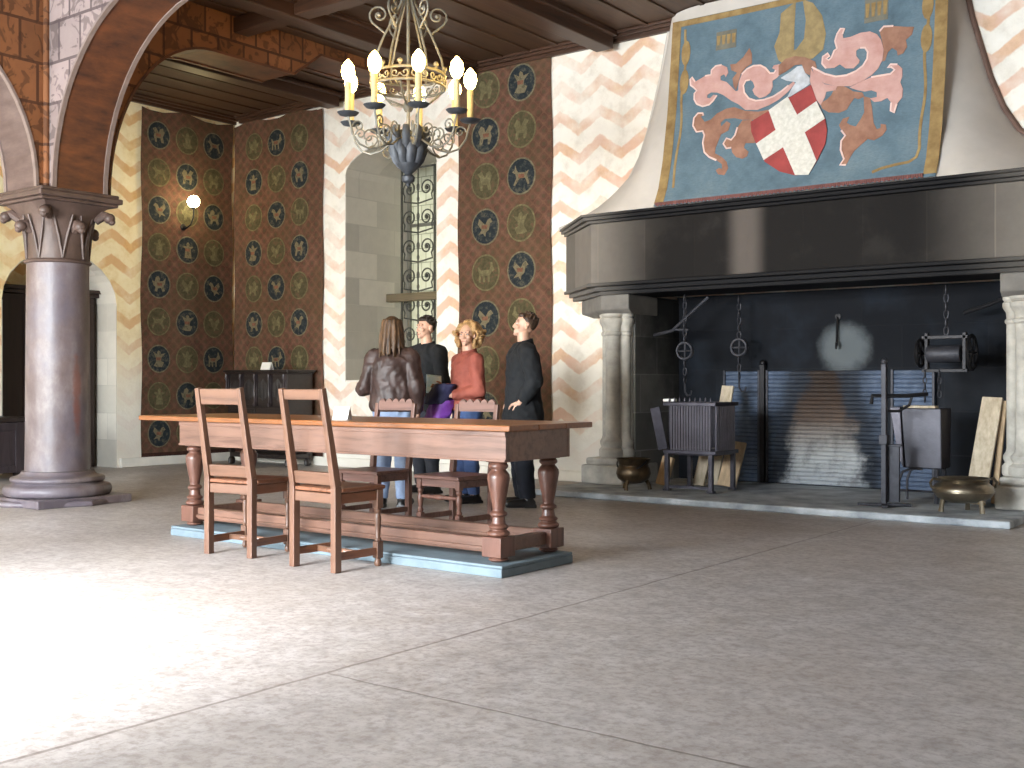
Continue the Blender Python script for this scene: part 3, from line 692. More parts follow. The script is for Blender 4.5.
mb = MB(); n = 130
for i in range(n):
    x = BL + .03 + (BR-.12-BL)*i/n
    mb.box(*[Bp(x, BB)[0]-.009, Bp(x, BB)[0]+.009], Bp(x, BB)[1]-.014, Bp(x, BB)[1]-.004, -.002 if i % 2 else .006, .035)
mb.build('fringe', M_FRINGE, ban)

# ------------------------------------------------------------------ tapestries with roundels
def tapestry_mat(axis):
    m = NT('woven_red_ground'); X = m.sep(); u = X[0]
    a = m.math('PINGPONG', m.math('ADD', u, X[2]), .075); b = m.math('PINGPONG', m.math('SUBTRACT', u, X[2]), .075)
    lat = m.math('MULTIPLY', a, b)
    n = m.noise(8, 5, .7); big = m.noise(1.2, 4, .6)
    col = m.ramp(n, [(.3, lin('4b352c')), (.5, lin('5f4337')), (.7, lin('6f5044'))])
    col = m.mix(m.smooth(lat, .0016, .0034, 0, .6), col, lin('4d4634'))
    col = m.mix(m.smooth(lat, .0002, .0006, .22, 0), col, lin('86604a'))
    col = m.mix(m.smooth(big, .4, .65, 0, .4), col, lin('53452f'))
    m.bump(n, .2, .004)
    return m.fin(col, .95, 0, .1)
M_TAP = tapestry_mat(0)
def woven(name, c, c2=None):
    m = NT(name); n = m.noise(17, 5, .75); a = lin(c); b = lin(c2) if c2 else tuple(x*1.3 for x in a)
    return m.fin(m.ramp(n, [(.36, tuple(x*.7 for x in a)), (.52, a), (.62, b)]), .95, 0, .1)
M_NAVY = woven('navy_roundel', '2c3134', '4f4d42'); M_OLIVE = woven('olive_roundel', '514b36', '5f4a39'); M_RIM = woven('pale_rim_wool', '6a6350')
M_BEAST = woven('sand_wool', '756b55', '55503f'); M_BEAST2 = woven('dim_olive_wool', '665f45'); M_ROSE = woven('rose_wool', '74503f'); M_HEM = woven('dark_hem', '3f2a24')
BEASTS = [
 [(-.75, .15), (-.62, .4), (-.55, .68), (-.4, .66), (-.42, .4), (-.28, .18), (.4, .16), (.55, .4), (.66, .34), (.56, .02), (.58, -.62), (.42, -.62), (.40, -.2), (.26, -.22), (.2, -.62), (.06, -.62), (.06, -.2), (-.15, -.2), (-.2, -.62), (-.35, -.62), (-.33, -.15), (-.5, 0)],
 [(-.62, .3), (-.42, .55), (-.2, .45), (0, .12), (.5, .55), (.62, .2), (.3, -.2), (.6, -.5), (.2, -.42), (0, -.66), (-.05, -.38), (-.3, -.2), (-.4, .2)],
 [(-.36, -.72), (-.28, .1), (-.55, .25), (-.5, .35), (-.14, .3), (-.16, .52), (0, .7), (.16, .52), (.14, .3), (.5, .35), (.55, .25), (.28, .1), (.36, -.72)],
 [(-.5, -.62), (-.4, -.1), (-.58, .3), (-.36, .64), (-.1, .5), (0, .2), (.3, .64), (.62, .5), (.4, .2), (.52, -.1), (.36, -.62), (.2, -.62), (.2, -.25), (-.15, -.25), (-.26, -.62)],
 [(-.7, .3), (-.5, .45), (-.45, .75), (-.35, .45), (-.2, .25), (.35, .2), (.65, .35), (.5, .05), (.7, -.55), (.55, -.58), (.35, -.15), (-.1, -.15), (-.45, -.6), (-.6, -.55), (-.35, -.1), (-.45, .15)],
 [(-.3, -.7), (-.5, -.3), (-.2, -.2), (-.25, .1), (-.65, .5), (-.2, .4), (-.12, .62), (.05, .72), (.18, .58), (.15, .38), (.6, .6), (.3, .05), (.3, -.25), (.55, -.6), (.2, -.7)],
 [(-.55, -.1), (-.7, .3), (-.45, .2), (-.35, .55), (-.1, .7), (.1, .5), (.05, .25), (.4, .3), (.65, .6), (.6, .1), (.45, -.15), (.6, -.55), (.35, -.62), (.2, -.3), (-.1, -.35), (-.2, -.65), (-.42, -.6), (-.35, -.25)]]
def tapestry(name, label, loc, rz, W, H, cols, rows, R, seed, first):
    rnd = random.Random(seed)
    t = thing(name, label, 'tapestry', loc, rz)
    def wave(u, z): return -.022 - .008*math.sin(u*6 + seed) - .006*math.sin(z*2.3 + u*2)
    def P(u, z, o=0.): return (u, wave(u, z) - o, z)
    us = [W*i/16 for i in range(17)]; vs = [H*i/40 for i in range(41)]
    mb = MB(); edge = lambda z: .012*math.sin(z*3.7 + seed)
    mb.use(M_TAP).sheet(lambda u, z: P(u + edge(z)*(1 if u in (us[0], us[-1]) else 0), z + (.03*math.sin(u*7+seed) if z == vs[-1] else 0)), us, vs)
    def disc(cu, cz, rx, rz_, o, n=24):
        ring = [mb.v(P(cu + rx*math.cos(2*PI*k/n), cz + rz_*math.sin(2*PI*k/n), o)) for k in range(n)]
        mid = [mb.v(P(cu + .55*rx*math.cos(2*PI*k/n), cz + .55*rz_*math.sin(2*PI*k/n), o)) for k in range(n)]
        ce = mb.v(P(cu, cz, o))
        for k in range(n):
            mb.face((ring[k], ring[(k+1) % n], mid[(k+1) % n], mid[k])); mb.face((mid[k], mid[(k+1) % n], ce))
    for ci, cu in enumerate(cols):
        for ri, cz in enumerate(rows):
            dark = (ci + ri + first) % 2 == 0
            mb.use(M_RIM if dark else M_BEAST2); disc(cu, cz, R*1.0, R*1.04, .004)
            mb.use(M_NAVY if dark else M_OLIVE); disc(cu, cz, R*.91, R*.95, .007)
            poly_ = BEASTS[rnd.randrange(7)]; fl = rnd.choice((-1, 1)); k = R*.86
            mb.use(M_BEAST if dark else M_BEAST2)
            vv = [mb.v(P(cu + x*k*fl, cz + z*k, .010)) for x, z in poly_]
            for tr in tessellate_polygon([[Vector((x*fl, 0, z)) for x, z in poly_]]): mb.face([vv[i] for i in tr])
            if dark:
                mb.use(M_ROSE); vv = [mb.v(P(cu + x*k*fl, cz + z*k, .012)) for x, z in ((-.2, .12), (.3, .12), (.28, -.12), (-.15, -.14))]; mb.face(vv)
    mb.use(M_HEM)
    for i in range(16): mb.face([mb.v(P(u, z, .005)) for u, z in ((us[i], 0), (us[i+1], 0), (us[i+1], .05), (us[i], .05))])
    mb.build('woven_cloth', None, t, True, keep=True)
    mb = MB(); mb.tube([P(u, H - .03, -.012) for u in us[1:-1]], .012, 8); mb.build('hanging_rod', M_IRON, t, True)
    return t
rowL = [.31 + .506*i for i in range(9)]
tapestry('tapestry', 'dark red tapestry with three columns of roundels beside the arched doorway', (XL+.004, 9.02, .12), PI/2, 1.522, 4.70, [.28, .735, 1.19], rowL, .185, 3, 0)
tapestry('tapestry', 'dark red roundel tapestry hanging behind the carved black sideboard', (XL+.014, YB-.004, .12), 0, 1.856, 4.72, [.451, .921, 1.401], rowL, .185, 5, 1)
rowR = [.37 + .548*i for i in range(8)]
tapestry('tapestry', 'narrow red tapestry with two columns of roundels nearest the fireplace', (-8.844, YB-.004, .42), 0, 1.385, 4.47, [.42, .96], rowR, .212, 8, 0)

# ------------------------------------------------------------------ iron grille in the window niche
M_GRILLE = plain('grey_iron_grille', '4d4c45', .6, .3, var=.3, scale=12)
M_BARW = wood('old_window_bar', '6d6048', '463c2c', .7, 0)
gr = thing('window_grille', 'scrolled wrought iron grille with wooden crossbar in the window niche', 'grille', (-10.01, 11.5, NSILL+.02))
def spiral(cx, cz, r0, turns, a0, sgn, n=22):
    return [(cx + r0*(1-.82*i/n)*math.cos(a0 + sgn*turns*2*PI*i/n), 0, cz + r0*(1-.82*i/n)*math.sin(a0 + sgn*turns*2*PI*i/n)) for i in range(n+1)]
for x0 in (-.64, .02):
    leaf = MB(); w = .62; h = 2.92; c0 = x0 + w/2
    for x in (x0+.01, x0+w-.01): leaf.bar((x, 0, 0), (x, 0, h), .024, .024)
    for z in (.012, h-.012): leaf.bar((x0, 0, z), (x0+w, 0, z), .024, .024)
    leaf.bar((c0, 0, 0), (c0, 0, h), .014, .014)
    z = .22; k = 0
    while z < h - .2:
        for s_ in (-1, 1):
            leaf.tube([(c0 + s_*.02, 0, z-.2), (c0 + s_*.26, 0, z-.16)] + spiral(c0 + s_*.155, z, .125, 1.6, -PI/2 + .8*s_, s_, 24), .011, 6)
            leaf.ball((c0 + s_*.155, 0, z), .028, 8)
        leaf.ball((c0, 0, z+.02), (.03, .012, .06), 8); leaf.ball((c0, 0, z-.14), (.025, .012, .04), 8)
        z += .40; k += 1
    leaf.build('grille_leaf', M_GRILLE, gr, True)
mb = MB(); mb.box(-.80, .78, -.14, -.03, 1.08, 1.19); mb.build('cross_bar', M_BARW, gr, bevel=.008)

# ------------------------------------------------------------------ chandelier
M_CHI = plain('lamplit_chandelier_iron', '77746a', .5, .4, var=.25, scale=16)  # lamplight on the arms is put into this paler iron
M_CHD = plain('dark_chandelier_leaf_iron', '42454a', .55, .4, var=.3, scale=16)
M_CANDLE = plain('yellowed_candle_tube', 'b9aa7c', .6, var=.1, scale=8)
def glow(name, c, s):
    m = NT(name); m.bsdf.inputs['Emission Color'].default_value = lin(c) + (1,); m.bsdf.inputs['Emission Strength'].default_value = s
    return m.fin(lin(c), .4)
M_BULB = glow('lit_bulb', 'ffd27a', 40)
ch = thing('chandelier', 'wrought iron chandelier with nine lit candle lamps above the table', 'chandelier', (-6.23, 6.81, 2.70))
toCam = math.atan2(-6.81, 6.23)
mb = MB(); mb.lathe([(.004, 0), (.02, .015), (.018, .03), (.05, .05), (.055, .085), (.03, .11), (.05, .13), (.09, .17), (.10, .19)], seg=16); mb.build('finial', M_CHD, ch, True)
mb = MB()
for k in range(10):
    a = 2*PI*k/10; c, s_ = math.cos(a), math.sin(a)
    for q, (lift, rad) in enumerate(((0, .125), (.11, .155))):
        aa = a + q*PI/10; c, s_ = math.cos(aa), math.sin(aa)
        mb.tube([(c*.06, s_*.06, .16 + lift*.6), (c*rad*.75, s_*rad*.75, .22 + lift), (c*rad, s_*rad, .30 + lift), (c*rad*.95, s_*rad*.95, .37 + lift), (c*rad*.72, s_*rad*.72, .38 + lift), (c*rad*.7, s_*rad*.7, .34+lift)], [.02, .035, .035, .025, .016, .01], 6, flat=.45)
mb.lathe([(.04, .16), (.075, .22), (.085, .32), (.06, .42), (.03, .46)], seg=12)
mb.build('leaf_basket', M_CHD, ch, True)
mb = MB(); mb.tube([(0, 0, .4), (0, 0, 1.62)], .014, 8); mb.lathe([(.03, .62), (.05, .66), (.03, .70)], seg=12); mb.lathe([(.03, 1.56), (.055, 1.60), (.06, 1.64), (.03, 1.68)], seg=12); mb.build('stem', M_CHI, ch, True)
mb = MB(); zc = .86; Rr = .30
mb.ring((0, 0, zc-.05), Rr, .012, n=32); mb.ring((0, 0, zc+.05), Rr, .012, n=32)
for k in range(12):
    a = 2*PI*k/12; p = Vector((math.cos(a)*Rr, math.sin(a)*Rr, zc)); tg = Vector((-math.sin(a), math.cos(a), 0))
    for s_ in (-1, 1): mb.tube([p + tg*s_*x + Vector((0, 0, z)) for x, _, z in spiral(.04, 0, .036, 1.2, PI, 1, 12)], .007, 5)
    mb.tube([p + Vector((0, 0, .05)), p + Vector((0, 0, .08))], .01, 6); mb.ball(p + Vector((0, 0, .095)), .022, 8)
for k in range(6):
    a = 2*PI*k/6; mb.tube([(math.cos(a)*.03, math.sin(a)*.03, .66), (math.cos(a)*.18, math.sin(a)*.18, .70), (math.cos(a)*Rr, math.sin(a)*Rr, zc-.05)], .009, 6)
mb.build('crown_ring', M_CHI, ch, True)
for k in range(6):
    a = toCam + PI/6 + 2*PI*k/6; c, s_ = math.cos(a), math.sin(a)
    mb = MB(); P = [(.30, .90), (.27, 1.05), (.20, 1.22), (.12, 1.38), (.06, 1.50), (.04, 1.60)]
    mb.tube([(c*r, s_*r, z) for r, z in P], .010, 6)
    sp = spiral(.235, 1.40, .085, 1.35, -.9, 1, 16)
    mb.tube([(c*.185, s_*.185, 1.25)] + [(c*x, s_*x, z) for x, _, z in sp], .009, 6)
    mb.ball((c*.235, s_*.235, 1.40), .018, 8)
    mb.build('hanging_scroll', M_CHI, ch, True)
BULBS = []
for k in range(9):
    phi = math.radians(9 + 40*k)
    # angle measured from the side nearest the doorless end of the table
    a = toCam + phi; c, s_ = math.cos(a), math.sin(a); R = .505
    mb = MB(); P = [(.08, .40), (.15, .37), (.24, .31), (.33, .29), (.41, .32), (.47, .40), (.485, .47), (R, .535)]
    mb.tube([(c*r, s_*r, z) for r, z in P], .0085, 7)
    for (cx, cz, rr, a0, sg) in ((.33, .385, .085, -PI/2, -1), (.20, .45, .07, -PI/2, 1), (.42, .46, .05, 0, 1)):
        mb.tube([(c*x, s_*x, z) for x, _, z in spiral(cx, cz, rr, 1.25, a0, sg, 14)], .007, 5)
    am = mb.build('arm', M_CHI, ch, True)
    mb = MB(); mb.lathe([(.015, .53), (.07, .542), (.088, .562), (.082, .564), (.02, .552)], (c*R, s_*R, 0), 16); mb.build('drip_pan', M_CHD, am, True)
    mb = MB(); mb.lathe([(.026, .552), (.028, .57), (.026, .58), (.026, .80), (.02, .805)], (c*R, s_*R, 0), 12); cd = mb.build('candle_tube', M_CANDLE, am, True)
    mb = MB(); mb.lathe([(.016, .806), (.042, .835), (.056, .88), (.048, .93), (.024, .965), (.004, .985)], (c*R, s_*R, 0), 12); mb.build('bulb', M_BULB, am, True)
    BULBS.append((-6.23 + c*R, 6.81 + s_*R, 2.70 + .89))
mb = MB()
z = 1.66
while 2.70 + z + .075 < CZ-.02:
    i = round((z-1.66)/.075); mb.tube([(math.cos(t)*.02*(i % 2 == 0), math.cos(t)*.02*(i % 2), z + .045 + .052*math.sin(t)) for t in [2*PI*q/12 for q in range(12)]], .006, 5, True); z += .075
mb.build('chain', M_CHI, ch, True)
# bare lamp shining on the tapestry
lp = thing('wall_lamp', 'small bare lamp glowing on an iron bracket before the doorway tapestry', 'lamp', (XL+.05, 9.68, 3.27))
mb = MB(); mb.tube([(-.012, 0, 0), (.06, 0, -.02), (.16, 0, .02), (.22, 0, .12), (.22, 0, .22)], .010, 7); mb.lathe([(.045, 0), (.045, .012), (.02, .02)], M=Matrix.Rotation(PI/2, 4, 'Y'), at=(-.014, 0, 0), seg=14); mb.build('bracket', M_IRON, lp, True)
mb = MB(); mb.lathe([(.02, .22), (.03, .235), (.03, .25)], (.22, 0, 0), 12); mb.build('socket', M_IRON, lp, True)
mb = MB(); mb.ball((.22, 0, .33), .085, 16); mb.build('bulb', glow('lit_lamp_bulb', 'fff0c0', 30), lp, True)
# ------------------------------------------------------------------ long table on its platform
M_TW = wood('brown_table_wood', '785849', '4d3429', .35, 0, 2.6)
M_TWV = wood('brown_turned_wood', '6c493c', '40271e', .33, 2, 2.6)
M_TTOP = wood('orange_table_top', '8d5730', '5b3720', .3, 0, 2.2)
M_CHW = wood('honey_chair_wood', '6f4f3d', '452f24', .38, 2, 2.8)
M_CHX = wood('honey_chair_rail', '6f4f3d', '452f24', .38, 0, 2.8)
M_CHY = wood('honey_chair_side_rail', '7d4f36', '4c2e1e', .4, 1, 2.8)
M_DKW = wood('walnut_chair_wood', '745043', '4a3027', .4, 2, 2.8)
M_DKX = wood('walnut_chair_rail', '7d5a4f', '4f352d', .4, 0, 2.8)
M_PLAT = plain('blue_grey_platform_paint', '66767f', .6, var=.14, scale=5, c2='75848b')
pf = thing('platform', 'low blue grey painted platform under the long table', 'platform', (-5.42, 5.40, 0))
mb = MB(); mb.box(-1.53, 1.52, -.36, .36, 0, .05); mb.box(-1.53, 1.52, -.355, .355, .05, .068); mb.build('platform_board', M_PLAT, pf, bevel=.006)
tb = thing('long_table', 'long brown wooden table with four turned legs and overhanging top', 'table', (-5.42, 5.42, .068))
mb = MB()
for y0, y1 in ((-.36, -.075), (-.072, .205), (.208, .50)): mb.box(-1.95, 1.56, y0, y1, .762, .796)
mb.build('table_top', M_TTOP, tb, bevel=.006)
mb = MB()
mb.box(-1.51, 1.50, -.315, -.285, .585, .760); mb.box(-1.51, 1.50, .305, .335, .585, .760)
mb.box(-1.51, -1.48, -.284, .304, .585, .760); mb.box(1.47, 1.50, -.284, .304, .585, .760)
mb.box(-1.51, 1.50, -.325, -.316, .585, .60); mb.box(-1.51, 1.50, -.322, -.316, .73, .76)
mb.build('apron', M_TW, tb, bevel=.004)
legp = [(.05, .146), (.066, .157), (.066, .172), (.045, .187), (.06, .20), (.058, .208), (.042, .22), (.036, .262), (.052, .27), (.052, .284), (.034, .297), (.04, .335), (.058, .43), (.067, .485), (.064, .505), (.05, .525), (.04, .535), (.056, .548), (.058, .56), (.046, .578)]
for x in (-1.43, 1.39):
    for y in (-.24, .26):
        mb = MB(); mb.lathe([(.045, 0), (.062, .012), (.05, .03)], (x, y, 0), 18); mb.lathe(legp, (x, y, 0), 24)
        mb.box(x-.07, x+.07, y-.07, y+.07, .03, .147); mb.box(x-.062, x+.062, y-.042, y+.042, .577, .66)
        mb.build('leg', M_TWV, tb, True, .004, 35)
for y in (-.24, .26):
    mb = MB()
    for x0, x1 in ((-1.36, 1.32),):
        mb.box(x0, x1, y-.03, y+.03, .05, .135); mb.box(x0, x1, y-.045, y+.045, .062, .085)
    mb.build('stretcher', M_TW, tb, bevel=.006)
for x in (-1.43, 1.39):
    mb = MB(); mb.box(x-.03, x+.03, -.17, .19, .05, .13); mb.build('cross_stretcher', M_TW, tb, bevel=.006)

def near_chair(label, rail, loc, rz):
    c = thing('dining_chair', label, 'chair', loc, rz)
    for s_ in (-1, 1):
        mb = MB(); mb.bar((s_*.188, -.165, 0), (s_*.188, -.165, .50), .044, .05, (0, 1, 0)); mb.bar((s_*.188, -.165, .499), (s_*.182, -.265, 1.075), .044, .05, (0, 1, 0), .036, .036)
        mb.build('rear_leg', M_CHW, c, bevel=.005)
        mb = MB(); x = s_*.19; y = .165
        mb.box(x-.023, x+.023, y-.023, y+.023, .05, .15); mb.box(x-.023, x+.023, y-.023, y+.023, .35, .465)
        mb.lathe([(.014, 0), (.022, .01), (.022, .03), (.014, .05)], (x, y, 0), 12)
        mb.lathe([(.018, .15), (.023, .16), (.015, .175), (.019, .25), (.021, .29), (.014, .32), (.023, .335), (.018, .35)], (x, y, 0), 14)
        mb.build('front_leg', M_CHW, c, True, .003, 35)
        mb = MB(); mb.box(x-.013, x+.013, -.142, .142, .07, .115); mb.build('side_stretcher', M_CHY, c, bevel=.004); mb = MB(); mb.box(x-.012, x+.012, -.142, .142, .40, .46); mb.build('side_rail', M_CHY, c, bevel=.004)
    
    for y0, y1 in ((.153, .177), (-.18, -.155)): mb = MB(); mb.box(-.166, .166, y0, y1, .40, .46); mb.build('seat_rail', M_CHX, c, bevel=.004)
    mb = MB(); mb.box(-.215, .215, -.14, .205, .466, .490); mb.box(-.164, .164, -.185, -.139, .466, .490); mb.build('seat', M_CHY, c, bevel=.007)
    mb = MB(); mb.box(-.176, .176, .0, .024, .075, .11); mb.lathe([(.012, -.09), (.02, -.07), (.016, -.04), (.022, 0), (.016, .04), (.02, .07), (.012, .09)], (0, .012, .0925), 12, M=Matrix.Rotation(PI/2, 4, 'Y')); mb.build('cross_stretcher', M_CHX, c, bevel=.003)
    mb = MB(); mb.bar((-.168, -.172, .545), (.168, -.172, .545), .024, .075, (0, -.17, 1)); mb.build('lower_back_rail', M_CHX, c, bevel=.004)
    z = 1.07 - rail/2; y = -.262 + (1.07-z)*.17
    mb = MB(); mb.bar((-.165, y, z), (.165, y, z), .024, rail, (0, -.17, 1)); mb.build('top_rail', M_CHX, c, bevel=.005)
    return c
near_chair('open backed wooden chair with a narrow top rail, closest to the viewer', .062, (-4.965, 4.785, 0), math.radians(-3))
near_chair('open backed wooden chair with a deep top rail, nearer the stone column', .10, (-5.82, 4.825, 0), math.radians(6))
def far_chair(label, loc, rz):
    c = thing('side_chair', label, 'chair', loc, rz, None)
    for s_ in (-1, 1):
        mb = MB(); mb.bar((s_*.195, -.18, 0), (s_*.195, -.18, .43), .042, .042, (0, 1, 0)); mb.bar((s_*.195, -.18, .429), (s_*.20, -.245, .945), .042, .042, (0, 1, 0), .036, .03); mb.build('rear_leg', M_DKW, c, bevel=.004)
        mb = MB(); x, y = s_*.195, .17
        mb.box(x-.022, x+.022, y-.022, y+.022, .085, .15); mb.box(x-.022, x+.022, y-.022, y+.022, .33, .40)
        mb.lathe([(.014, 0), (.023, .015), (.02, .05), (.014, .07), (.02, .085)], (x, y, 0), 12); mb.lathe([(.018, .15), (.024, .165), (.014, .185), (.021, .23), (.024, .26), (.015, .29), (.024, .31), (.018, .33)], (x, y, 0), 14)
        mb.build('front_leg', M_DKW, c, True, .003, 35)
        mb = MB(); mb.box(x-.012, x+.012, -.158, .147, .095, .135); mb.build('side_stretcher', M_DKW, c, bevel=.003)
    mb = MB(); mb.lathe([(.012, -.172), (.014, -.13), (.02, -.11), (.013, -.08), (.019, -.03), (.022, 0), (.019, .03), (.013, .08), (.02, .11), (.014, .13), (.012, .172)], (0, .17, .27), 12, M=Matrix.Rotation(PI/2, 4, 'Y')); mb.build('front_stretcher', M_DKW, c, True)
    
    for q in ((-.172, .172, .158, .182), (-.172, .172, -.19, -.168), (-.207, -.183, -.157, .147), (.183, .207, -.157, .147)): mb = MB(); mb.box(*q, .345, .40); mb.build('seat_rail', M_DKX, c, bevel=.003)
    mb = MB(); mb.box(-.225, .225, -.155, .21, .402, .43); mb.box(-.172, .172, -.2, -.154, .402, .43); mb.build('seat', M_DKX, c, bevel=.007)
    # scalloped crest and plain lower rail
    n = 40; top = [(-.182 + .364*i/n, .955 + .028*abs(math.sin(PI*5*i/n))**.7) for i in range(n+1)]
    P = [(x, z) for x, z in top] + [(.182, .89), (-.182, .89)]
    def pb(x, z): return (x, -.18 - (z-.43)*.126 - .014, z)
    mb = MB(); mb.extrude([pb(x, z) for x, z in P], (0, .022, 0)); mb.build('crest_rail', M_DKX, c, bevel=.002)
    mb = MB(); mb.bar((-.178, -.205, .60), (.178, -.205, .60), .02, .05, (0, -.126, 1)); mb.build('lower_back_rail', M_DKX, c, bevel=.003)
    return c
fc = far_chair('scallop backed wooden chair between the table and the leather jacketed person', (-6.24, 6.43, 0), PI)
dup(fc, (-5.41, 6.43, 0), PI - .05, 'scallop backed wooden chair between the table and the purple garment')

# paper cards
M_PAPER = plain('white_card', 'e9e6df', .8, var=.04)
def card(loc, rz, label, w=.11, h=.085):
    o = MB(); a = .04
    for s_ in (-1, 1): o.hexa([(-w/2, s_*a, 0), (w/2, s_*a, 0), (w/2, s_*(a-.002), 0), (-w/2, s_*(a-.002), 0), (-w/2, s_*.002, h), (w/2, s_*.002, h), (w/2, 0, h), (-w/2, 0, h)])
    c = o.build('tent_card', M_PAPER); c.location = loc; c.rotation_euler = (0, 0, rz)
    return tag(c, label, 'card')
card((-5.42, 5.28, .865), .35, 'white folded paper card standing on the long table')
card((-11.83, 10.12, 1.292), .1, 'white folded paper card standing on the black sideboard', .17, .10)

# ------------------------------------------------------------------ sideboard and chest
M_BLK = wood('black_carved_oak', '2c2320', '171211', .35, 0, 3); M_BLKV = wood('black_carved_upright', '3a3134', '1b1617', .3, 2, 3)
sb = thing('sideboard', 'carved black wooden sideboard against the corner tapestry', 'sideboard', (-11.95, 10.27, 0))
mb = MB(); mb.box(-.90, .90, -.22, .22, .42, 1.24); mb.box(-.90, .90, .18, .22, .1, .42); mb.box(-.88, .88, -.2, .2, .10, .16); mb.build('carcass', M_BLK, sb, bevel=.006)
mb = MB(); mb.box(-.97, .97, -.27, .235, 1.262, 1.29); mb.box(-.94, .94, -.25, .23, 1.241, 1.262); mb.build('top', M_BLK, sb, bevel=.008)
for x in (-.86, -.43, 0, .43, .86):
    mb = MB(); mb.box(x-.035, x+.035, -.25, -.221, .80, 1.235); mb.lathe([(.03, .80), (.036, .83), (.018, .86), (.028, 1.0), (.018, 1.14), (.036, 1.18), (.03, 1.235)], (x, -.255, 0), 12); mb.build('stile', M_BLKV, sb, True, .003, 35)
for x in (-.645, -.215, .215, .645):
    mb = MB(); mb.box(x-.165, x+.165, -.235, -.221, .82, 1.21)
    for k in range(7): mb.box(x-.13+k*.04, x-.11+k*.04, -.247, -.234, .87 + .02*abs(k-3), 1.17 - .02*abs(k-3))
    dr = mb.build('door', M_BLK, sb, bevel=.004)
    mb = MB(); mb.ball((x+.145, -.245, 1.0), .014, 8); mb.build('knob', M_IRON, dr, True)
for x in (-.43, .43):
    mb = MB(); mb.box(x-.39, x+.39, -.24, -.221, .60, .77); mb.box(x-.33, x+.33, -.252, -.239, .63, .74); dr = mb.build('drawer', M_BLK, sb, bevel=.004)
    mb = MB(); mb.ring((x, -.262, .675), .03, .006, (0, 1, 0), 14); mb.build('pull', M_IRON, dr, True)
for x in (-.85, .85):
    for y in (-.18, .16):
        mb = MB(); mb.lathe([(.035, 0), (.055, .02), (.055, .07), (.035, .10)], (x, y, 0), 14); mb.box(x-.04, x+.04, y-.035, y+.035, .16, .42); mb.build('foot', M_BLK, sb, True, auto=35)
for o_ in sb.children:
    for me_ in [o_.data] + [g.data for g in o_.children]:
        for v_ in me_.vertices: v_.co.x *= .68
cs = thing('wooden_chest', 'dark wooden chest against the wall beyond the stone column', 'chest', (-12.72, 6.62, 0))
mb = MB(); mb.box(-.33, .30, -.55, .38, .08, .66)
for y in (-.5, -.05, .32): mb.box(.301, .325, y-.05, y+.05, .08, .66)
mb.box(.301, .32, -.55, .38, .56, .66); mb.box(.301, .32, -.55, .38, .08, .16); mb.build('chest_body', M_BLKV, cs, bevel=.006)
mb = MB(); mb.box(-.35, .35, -.58, .41, .665, .72); mb.build('lid', M_BLK, cs, bevel=.012)
for y in (-.5, .33):
    for x in (-.28, .25): mb = MB(); mb.box(x-.04, x+.04, y-.04, y+.04, 0, .079); mb.build('foot', M_BLK, cs, bevel=.006)

# ------------------------------------------------------------------ inside the fireplace
def fireplate_mat(stain):
    m = NT('ribbed_steel_%s' % ('stained' if stain else 'blue')); X = m.sep(); n = m.noise(5, 6, .7); g = m.noise(2, 4, .6)
    col = m.ramp(n, [(.3, lin('414c5f')), (.5, lin('566379')), (.72, lin('6b788d'))])
    col = m.mix(m.smooth(g, .4, .7, 0, .6), col, lin('39414f'))
    if stain:
        z = X[2]; ax = m.math('ABSOLUTE', m.math('ADD', X[0], m.math('MULTIPLY', m.math('SUBTRACT', m.noise(2.6, 5, .7), .5), .6)))
        wid = m.math('SUBTRACT', .52, m.math('MULTIPLY', z, .24))
        halo = m.smooth(m.math('SUBTRACT', ax, wid), .0, .38, .9, 0)
        col = m.mix(halo, col, lin('22252b'))
        core = m.smooth(m.math('SUBTRACT', ax, wid), -.16, .0, 1, 0)
        hot = m.ramp(z, [(0, lin('a3a8ae')), (.25, lin('b4b6b8')), (.5, lin('86807c')), (.66, lin('5a4c44')), (.85, lin('41332b')), (1, lin('332822'))])
        hot = m.mix(m.smooth(n, .45, .65, 0, .45), hot, lin('3d3735'))
        col = m.mix(core, col, hot)
    m.bump(n, .2, .005)
    return m.fin(col, .7, 0, .2)
M_RIB = fireplate_mat(False); M_RIBS = fireplate_mat(True)
def ribbed(name, label, x0, x1, mat):
    t = thing(name, label, 'panel', ((x0+x1)/2, 11.05, .070)); w = (x1-x0)/2; H = 1.165
    prof = []; n = 27
    for i in range(n):
        z = H*i/n; h = H/n; prof += [(0, z), (-.012, z+h*.2), (-.012, z+h*.8)]
    prof += [(0, H), (.02, H), (.02, 0)]
    mb = MB(); mb.extrude([(-w, y, z) for y, z in prof], (2*w, 0, 0)); mb.build('ribbed_sheet', mat, t)
    mb = MB()
    for x in (-w+.012, w-.012): mb.box(x-.012, x+.012, -.03, -.0125, 0, H+.01)
    mb.build('edge_strip', M_IRONB, t, bevel=.003)
    return t
ribbed('fireback_panel', 'narrow blue ribbed metal panel behind the roasting grate', -5.52, -5.10, M_RIB)
ribbed('fireback_panel', 'wide ribbed metal panel with the rust and ash plume at the hearth centre', -5.03, -3.78, M_RIBS)
ribbed('fireback_panel', 'blue ribbed metal panel behind the iron spit stand', -3.72, -3.30, M_RIB)
po = MB(); po.bar((-5.065, 11.03, .070), (-5.065, 11.03, 1.30), .05, .05); po.ball((-5.065, 11.03, 1.32), .035, 10); po = po.build('iron_post', M_IRON, None, True); tag(po, 'upright iron post between the narrow and wide ribbed panels', 'post')
